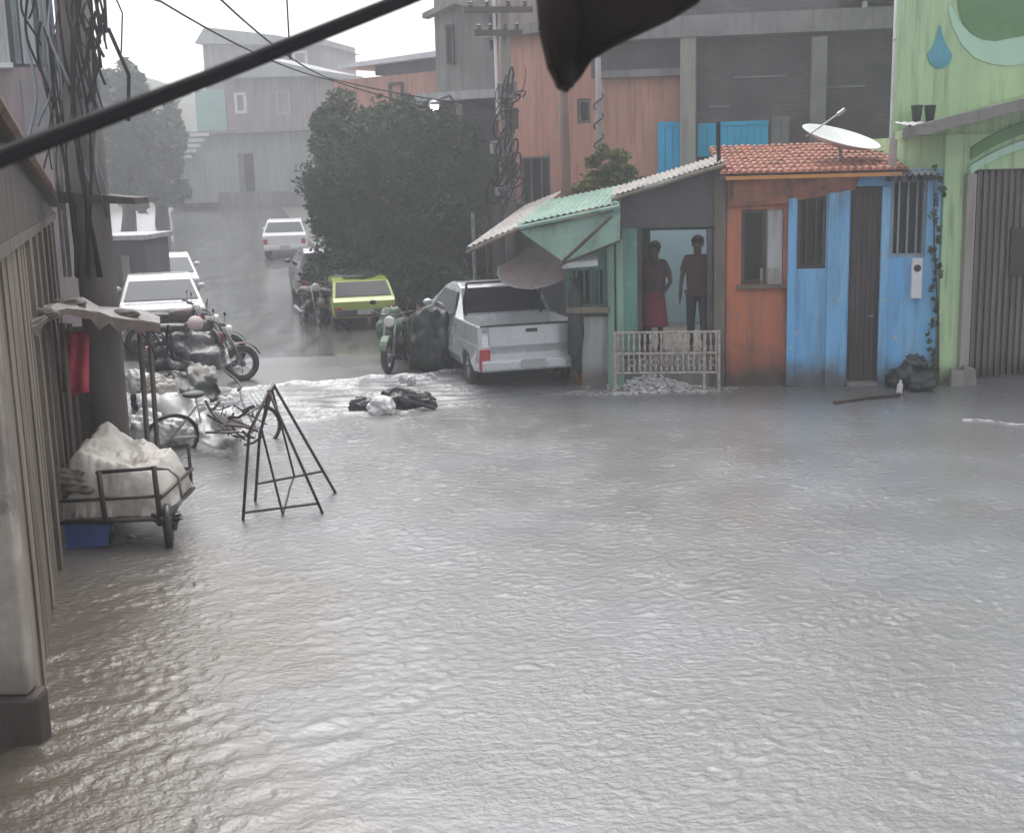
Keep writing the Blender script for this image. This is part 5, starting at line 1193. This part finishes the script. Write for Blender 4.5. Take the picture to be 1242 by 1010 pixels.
sheet_over('dark_tarpaulin', 'dark torn tarpaulin lying low beside the pale bags and the bicycle', [(208, 452), (262, 458), (270, 492), (214, 488)], 17.2, 'darktarp', 9, 'tarpaulin')
sheet_over('plastic_sheet', 'small torn white plastic sheet on the front of the dull red motorbike', [(226, 438), (262, 446), (258, 470), (230, 466)], 18.0, 'fibro', 12)
rnd = random.Random(31)
s = MB()
for k in range(26):
    c = A(rnd.uniform(255, 318), rnd.uniform(492, 534), rnd.uniform(13.6, 14.3)); d_ = Vector((rnd.uniform(-.2, .2), rnd.uniform(-.1, .1), rnd.uniform(-.12, .12))); s.tube([c - d_, c + Vector((0, 0, rnd.uniform(-.05, .05))), c + d_], rnd.uniform(.006, .018), 5)
tag(s.build('scrap_metal', 'darkmetal'), 'tangle of dark scrap rods caught on the left side of the trestle', 'scrap', kind='stuff')
# black crates behind pole
for k, (x, y) in enumerate([(172, 498), (192, 486)]):
    c = G(x, y); s = MB(); s.box((c.x, c.y + .3, .2), (.42, .34, .34), .2 + k * .3)
    for j in range(4): s.box((c.x, c.y + .3, .08 + j * .09), (.45, .37, .02), .2 + k * .3)
    tag(s.build('plastic_crate', 'darktarp' if k else 'bluetarp', bevel=.01), ['dark blue crate beside the concrete pole foot', 'dark green crate behind the blue one near the bikes'][k], 'crate')

# ---- floating bags in the middle of the flood
BGP = 'rubbish bags stranded in the flood'
for k, (x, y, d, h_, m_, sd_, l_) in enumerate([
    (440, 497, (.19, .14, .13), .05, 'blackbag', 1, 'black rubbish bag at the left end of the stranded pile'),
    (463, 501, (.20, .15, .17), .07, 'whiteplastic', 2, 'round white plastic bag at the front of the stranded pile'),
    (486, 495, (.28, .2, .2), .1, 'blackbag', 3, 'large black rubbish bag in the middle of the stranded pile'),
    (508, 493, (.24, .18, .15), .07, 'blackbag', 4, 'black rubbish bag right of the middle of the stranded pile'),
    (523, 494, (.09, .08, .07), .03, 'blackbag', 5, 'very small black bag at the far right of the stranded pile'),
    (492, 484, (.1, .09, .09), .30, 'whiteplastic', 6, 'small white plastic bag on top of the stranded pile'),
    (500, 490, (.07, .07, .09), .33, 'whiteplastic', 7, 'narrow white packet on top of the pile, right of the small white bag')]):
    c = G(x, y); sack('rubbish_bag', l_, (c.x, c.y, h_), d, m_, sd_ + 50, amp=.28, group=BGP, cat='rubbish bag', fr=1.5)
s = MB(); a_, b_ = G(470, 498), G(528, 497); s.tube([a_ + Vector((0, 0, .1)), a_.lerp(b_, .5) + Vector((0, 0, .12)), b_ + Vector((0, 0, .02))], .03, 6); s.tube([a_ + Vector((.15, .05, .2)), b_ + Vector((-.1, 0, .18))], .022, 6)
tag(s.build('broken_timber', 'black'), 'broken dark timber lying across the stranded rubbish bags', 'timber')
# ============================================================ CARS
def car(name, label, loc, rz, paint, prof, roofi, W=1.66, L=4.2, group=None, glass='glass', wb=(1.25, -1.2), wr=.29, side=None, rear=None, bed=None, cat='car'):
    """prof: side outline from rear bottom over the top to front bottom (y, z)"""
    t = thing(name, label, cat, loc, rz, group)
    B = lambda s, n, m_, par=None, **k: s.build(n, m_, par or t, local=True, **k)
    def hw(z): 
        if z < .35: return W / 2 - .05
        if z < .92: return W / 2 - .02 * abs(z - .6)
        return W / 2 - .01 - (z - .92) * .36
    arches = []
    for yc in sorted(wb, reverse=True):
        for k in range(9): a_ = math.pi * k / 8; arches.append((yc + (wr + .05) * math.cos(a_), .26 + (wr + .05) * math.sin(a_)))
    P_ = list(prof) + arches
    s = MB(); lf = [s.bm.verts.new((-hw(z), y, z)) for y, z in P_]; rt = [s.bm.verts.new((hw(z), y, z)) for y, z in P_]; n = len(P_)
    s.bm.faces.new(lf); s.bm.faces.new(rt[::-1])
    for i in range(n): s.bm.faces.new([lf[i], rt[i], rt[(i + 1) % n], lf[(i + 1) % n]])
    bmesh.ops.triangulate(s.bm, faces=[f for f in s.bm.faces if len(f.verts) > 4])
    body = B(s, 'body', paint, bevel=.03)
    for p in body.data.polygons: p.use_smooth = False
    # glass strips: rear and front screens
    def strip(i, nm):
        (y0, z0), (y1, z1) = prof[i], prof[i + 1]; d = Vector((0, y1 - y0, z1 - z0)); nrm = Vector((0, -(z1 - z0), y1 - y0)).normalized()
        if nrm.z < 0: nrm = -nrm
        pts = []
        for f, sg in ((.08, -1), (.08, 1), (.94, 1), (.94, -1)):
            y, z = y0 + (y1 - y0) * f, z0 + (z1 - z0) * f; pts.append(Vector((sg * (hw(z) - .07), y, z)) + nrm * .004)
        return B(MB().prism(pts, nrm * .012), nm, glass)
    ir, if_ = roofi; strip(ir, 'rear_window'); strip(if_, 'windscreen')
    # side windows
    yb0, zb0 = prof[ir]; yb1, zb1 = prof[ir + 1]; yf0, zf0 = prof[if_]; yf1, zf1 = prof[if_ + 1]
    zl = max(zb0, zf1) + .03; zu = min(zb1, zf0) - .06
    def yr(z): return yb0 + (yb1 - yb0) * (z - zb0) / (zb1 - zb0)
    def yf(z): return yf1 + (yf0 - yf1) * (z - zf1) / (zf0 - zf1)
    cuts = [0, .48, 1] if bed is None else [0, 1]
    for sg in (-1, 1):
        for c0, c1 in zip(cuts, cuts[1:]):
            q_ = []
            for z, f in ((zl, c0), (zl, c1), (zu, c1), (zu, c0)):
                a_, b_ = yr(z) + .1, yf(z) - .1; y = a_ + (b_ - a_) * f + (.03 if f == c0 and f > 0 else 0) - (.03 if f == c1 and f < 1 else 0); q_.append(Vector((sg * (hw(z) + .003), y, z)))
            B(MB().prism(q_, (sg * .008, 0, 0)), 'side_window', glass)
        B(MB().blob((sg * (W / 2 + .06), yf(zl) - .12, zl + .06), (.09, .05, .06), 0, 1, 2, 1), 'mirror', paint, smooth=True)
        for yc in wb:
            w_ = B(MB().ring((sg * (W / 2 - .11), yc, wr - .02), (1, 0, 0), wr - .07, .085, 28, 8), 'wheel', 'black', smooth=True)
            h = MB().lathe((sg * (W / 2 - .10), yc, wr - .02), (sg, 0, 0), [(wr - .08, 0), (wr - .09, .07), (wr - .12, .05), (.06, .06), (.04, .08), (0, .08)], 20)
            B(h, 'rim', 'metal', w_)
        yR, yF = min(p[0] for p in prof), max(p[0] for p in prof)
        lz = [p[1] for p in prof if abs(p[0] - yR) < .1]; lzt = max(lz)
        B(MB().box((sg * (W / 2 - .11), yR + .02, lzt - .22), (.17, .07, .34 if bed else .2)), 'tail_light', 'taillight', bevel=.02)
        B(MB().box((sg * (W / 2 - .24), yF - .02, .58), (.32, .07, .14)), 'headlight', 'clearlight', bevel=.03)
        # door lines as narrow recess trims
        for yy in ((yr(zl) + yf(zl)) / 2, yf(zl) - .05): B(MB().box((sg * (hw(.6) + .0), yy, .62), (.006, .012, .5)), 'door_seam', 'black')
    B(MB().box((0, yR - .03, .40), (W * .94, .12, .16)), 'rear_bumper', side or paint, bevel=.03)
    B(MB().box((0, yF + .02, .38), (W * .94, .12, .18)), 'front_bumper', side or paint, bevel=.03)
    B(MB().box((0, yF + .035, .56), (.62, .05, .10)), 'grille', 'black', bevel=.01)
    B(MB().box((0, yR - .095 if not bed else yR - .1, .42), (.38, .012, .12)), 'number_plate', 'plate')
    if rear: B(MB().box((0, yR - .004, .68), (W * .70, .03, .30)), 'tailgate_panel', rear, bevel=.02)
    if bed:
        yb = bed
        for sg in (-1, 1): B(MB().box((sg * (W / 2 - .04), (yR + yb) / 2, .84), (.07, yb - yR, .30)), 'bed_side', paint, bevel=.015)
        tg = B(MB().box((0, yR + .03, .77), (W - .34, .06, .44)), 'tailgate', paint, bevel=.02); B(MB().box((0, yR - .008, .90), (.18, .015, .05)), 'handle', 'black', tg)
        B(MB().box((0, yR + .035, .985), (W - .1, .09, .025)), 'tailgate_cap', 'black', tg)
    return t
hatch = [(-1.95, .28), (-1.97, .85), (-1.85, .95), (-1.45, 1.36), (-.9, 1.44), (-.1, 1.45), (.35, 1.40), (1.1, .95), (1.85, .78), (2.02, .62), (2.0, .28)]
sedan = [(-2.1, .28), (-2.12, .86), (-2.0, .93), (-1.5, .95), (-1.0, 1.34), (-.5, 1.41), (.1, 1.41), (.5, 1.35), (1.15, .93), (1.95, .78), (2.12, .6), (2.1, .28)]
def yz(p, a): return (p[0] + a[0], p[1] + a[1])
RZ = R(16)
def carpos(x, y, off, rz=RZ):
    g_ = G(x, y); return (g_.x - math.sin(rz) * off, g_.y + math.cos(rz) * off, road_h(g_.y + off) + .0)
# grey-silver pickup, rear to the camera
pick = [(-2.2, .30), (-2.2, .70), (-.62, .70), (-.6, .98), (-.42, 1.42), (-.1, 1.47), (.35, 1.46), (.62, 1.40), (1.25, .98), (2.0, .84), (2.18, .66), (2.16, .30)]
pk_ = car('pickup_truck', 'silver grey pickup truck parked with its tailgate towards the flood', carpos(646, 470, 2.2, R(15)), R(15), 'carsilver', pick, (3, 7), W=1.66, group=None, bed=-.62, cat='pickup', wb=(1.35, -1.35), wr=.31)
pk_.location.z = -.03
rr2 = MB(); 
for sg in (-1, 1): rr2.tube([(sg * .62, -.6, .98), (sg * .60, -.62, 1.5)], .02)
rr2.tube([(-.60, -.62, 1.5), (.60, -.62, 1.5)], .02)
rr2.build('roll_bar', 'black', pk_, local=True)
# lime and dark car
low_hatch = [(-1.7, .28), (-1.74, .66), (-1.62, .74), (-1.2, 1.10), (-.8, 1.17), (-.2, 1.17), (.15, 1.12), (.7, .76), (1.5, .64), (1.72, .5), (1.7, .28)]
lc = car('lime_car', 'low lime yellow car parked nearest the flood under the dense tree', carpos(444, 400, 1.6, R(14)), R(14), 'carlime', low_hatch, (2, 6), W=1.5, side='cargrey', wb=(1.1, -1.05), wr=.27)
lc.scale = (.88, .9, .9); tp_ = MB(); tp_.blob((0, -.35, 1.175), (.56, .72, .045), .3, 3, 3, 4); tag(tp_.build('roof_cover', 'darktarp', lc, local=True, smooth=True), None, None)
dc2 = car('dark_car', 'tall dark grey car parked behind the lime yellow one', carpos(408, 378, 2.0, R(14)), R(14), 'cargrey', hatch, (2, 6), W=1.66)
# cars up the street
CG = 'cars parked up the street'
car('white_hatchback', 'white hatchback parked on the right further up the street', carpos(347, 322, 1.9, R(8)), R(8), 'carwhite', hatch, (2, 6), W=1.66, group=CG, glass='glassgrey')
car('white_car', 'white saloon car on the left side behind the motorbikes', carpos(201, 430, 2.1, R(16)), R(16), 'carwhite', sedan, (3, 7), W=1.58, group=CG, glass='glassgrey')
car('white_car', 'white car behind the white saloon on the left, partly hidden by it', carpos(202, 386, 2.1, R(16)), R(16), 'carwhite', sedan, (3, 7), W=1.68, group=CG, glass='glassgrey')

# ============================================================ PEOPLE in the porch
def skin(name, chains, m_, parent, sub=2, root=0):
    vs, es, rs = [], [], []; idx = {}
    for ch in chains:
        prev = None
        for key, p, r_ in ch:
            if key not in idx: idx[key] = len(vs); vs.append(p); rs.append(r_)
            if prev is not None: es.append((prev, idx[key]))
            prev = idx[key]
    me = bpy.data.meshes.new(name); me.from_pydata(vs, es, []); o = bpy.data.objects.new(name, me); C.objects.link(o); o.parent = parent
    sk_ = o.modifiers.new('skin', 'SKIN'); sk_.use_smooth_shade = True
    for i, r_ in enumerate(rs):
        sv = me.skin_vertices[0].data[i]; sv.radius = r_ if isinstance(r_, tuple) else (r_, r_); sv.use_root = (i == root)
    o.modifiers.new('sub', 'SUBSURF').levels = sub; o.modifiers['sub'].render_levels = sub
    me.materials.append(M[m_]); return o
def person(label, loc, rz, h, shirt, lower, dress=False, hand='side'):
    t = thing('person', label, 'person', loc, rz); k = h / 1.7
    V = lambda x, y, z: (x * k, y * k, z * k)
    # facing +y local
    la = [('shL', V(-.17, 0, 1.39), .05), ('elL', V(-.27, -.03, 1.12), .037), ('wrL', V(-.22, .14, .93), .025), ('haL', V(-.19, .19, .88), (.016, .034))] if hand == 'side' else [('shL', V(-.17, 0, 1.39), .05), ('elL', V(-.36, -.06, 1.15), .037), ('wrL', V(-.19, .04, 1.0), .025), ('haL', V(-.14, .07, .98), (.016, .034))]
    ra_ = [('shR', V(.17, 0, 1.39), .05), ('elR', V(.24, -.02, 1.11), .037), ('wrR', V(.25, .10, .87), .025), ('haR', V(.25, .13, .80), (.016, .034))]
    base = [('pel', V(0, 0, .93), (.145, .10)), ('wai', V(0, 0, 1.08), (.125, .085)), ('che', V(0, .01, 1.28), (.155, .10)), ('nec', V(0, 0, 1.44), .055), ('hd0', V(0, .01, 1.53), (.065, .075)), ('hd1', V(0, .015, 1.62), (.078, .09)), ('hd2', V(0, .005, 1.69), (.05, .06))]
    ch = [base]
    for L_ in (la, ra_):
        ch.append([('che', V(0, .01, 1.28), 0)] + L_)
    hl = Vector(la[-1][1]); hr = Vector(ra_[-1][1])
    for sd_, hp, wp in (('L', hl, Vector(la[-2][1])), ('R', hr, Vector(ra_[-2][1]))):
        d = (hp - wp).normalized(); sp = Vector((0, 1, 0)).cross(d).normalized() if abs(d.y) < .9 else Vector((1, 0, 0)); sp = Vector((0, .0, 0)) + (Vector((0, 1, 0)) - d * d.y).normalized()
        for f in range(4):
            o_ = sp * (-.024 + .016 * f); ln = (.070, .08, .076, .06)[f]
            ch.append([('ha' + sd_, tuple(hp), 0), ('f%s%da' % (sd_, f), tuple(hp + o_ + d * .025), .0085), ('f%s%db' % (sd_, f), tuple(hp + o_ + d * (.025 + ln * .5) + Vector((0, .004, 0))), .008), ('f%s%dc' % (sd_, f), tuple(hp + o_ + d * (.02 + ln) + Vector((0, .012, 0))), .006)])
        ch.append([('ha' + sd_, tuple(hp), 0), ('t%sa' % sd_, tuple(hp + sp * .035 + d * .005), .010), ('t%sb' % sd_, tuple(hp + sp * .05 + d * .035), .008)])
    for sd_, sg in (('L', -1), ('R', 1)):
        ch.append([('pel', V(0, 0, .93), 0), ('hip' + sd_, V(.09 * sg, 0, .86), .082), ('kn' + sd_, V(.10 * sg, .01, .48), .055), ('an' + sd_, V(.10 * sg, -.02, .08), .036), ('to' + sd_, V(.11 * sg, .13, .03), (.04, .025))])
    skin('body', ch, 'skin', t)
    # face and hair
    f = MB()
    f.blob(V(0, .098, 1.60), (.013, .018, .022), 0, 1, 2, 1); 
    for sg in (-1, 1): f.blob(V(.082 * sg, 0, 1.60), (.010, .02, .03), 0, 1, 2, 1)
    f.build('face_features', 'skin', t, local=True, smooth=True)
    f = MB(); 
    for sg in (-1, 1): f.blob(V(.03 * sg, .087, 1.625), (.012, .008, .007), 0, 1, 2, 1)
    f.blob(V(0, .088, 1.555), (.025, .008, .006), 0, 1, 2, 1)
    f.build('eyes_and_mouth', 'hair', t, local=True, smooth=True)
    f = MB(); f.blob(V(0, -.018, 1.66), (.096 * k, .105 * k, .095 * k), .12, 4, 4, 2)
    if dress: f.blob(V(0, -.08, 1.62), (.06, .055, .09), .2, 4, 3, 3)
    f.build('hair', 'hair', t, local=True, smooth=True)
    # clothes
    sh_ = [[('w0', V(0, 0, .82), (.19, .15)), ('w1', V(0, 0, 1.05), (.18, .135)), ('w2', V(0, .01, 1.28), (.205, .14)), ('w3', V(0, 0, 1.43), (.10, .085))]]
    for sd_, L_ in (('L', la), ('R', ra_)): 
        a_, b_ = Vector(L_[0][1]), Vector(L_[1][1]); sh_.append([('w2', V(0, .01, 1.28), 0), ('s' + sd_, tuple(a_), .075), ('e' + sd_, tuple(a_.lerp(b_, .8)), .062)])
    skin('shirt', sh_, shirt, t)
    if dress:
        f = MB(); f.lathe((0, 0, 0), (0, 0, 1), [(.22 * k, .38 * k), (.225 * k, .40 * k), (.20 * k, .62 * k), (.175 * k, .85 * k), (.15 * k, 1.0 * k), (.12 * k, 1.02 * k)], 24)
        for v in f.bm.verts: a_ = math.atan2(v.co.y, v.co.x); kk = 1 + .06 * math.sin(a_ * 7) * (1 - v.co.z); v.co.x *= kk; v.co.y *= kk * .8
        f.build('skirt', lower, t, local=True, smooth=True)
    else:
        tr_ = [[('p', V(0, 0, .96), (.18, .13))]]
        for sd_, sg in (('L', -1), ('R', 1)): tr_.append([('p', V(0, 0, .94), 0), ('h' + sd_, V(.09 * sg, 0, .84), .095), ('k' + sd_, V(.10 * sg, .01, .48), .072), ('a' + sd_, V(.10 * sg, -.02, .12), .056)])
        skin('trousers', tr_, lower, t)
        f = MB()
    f = MB()
    for sg in (-1, 1): f.blob(V(.11 * sg, .05, .025), (.045, .12, .03), 0, 1, 3, 1)
    f.build('sandals', 'black', t, local=True, smooth=True)
    return t
pL = PR.P(PR.uz(794, 350, -1.0)[0], FL, -1.0); pR_ = PR.P(PR.uz(846, 350, -.9)[0], FL, -.9)
person('person in dark top and long red skirt at the left of the porch', tuple(pL), R(150), 1.62, 'brownshirt', 'maroon', dress=True)
person('person in a brown shirt and dark trousers standing at the right of the porch', tuple(pR_), R(165), 1.70, 'brownshirt', 'darkcloth', hand='hip')
# ============================================================ rain haze
s = MB(); s.box((0, 35, 12.5), (250, 200, 28)); hz = s.build('haze', M['white']); hz['kind'] = 'stuff'
hm = bpy.data.materials.new('rain_haze'); hm.use_nodes = True; nt = hm.node_tree; nt.nodes.clear()
ho = nt.nodes.new('ShaderNodeOutputMaterial'); pv = nt.nodes.new('ShaderNodeVolumePrincipled')
pv.inputs['Color'].default_value = (.90, .92, .96, 1); pv.inputs['Density'].default_value = .0054; pv.inputs['Anisotropy'].default_value = 0.45
nt.links.new(pv.outputs[0], ho.inputs['Volume']); hz.data.materials.clear(); hz.data.materials.append(hm)
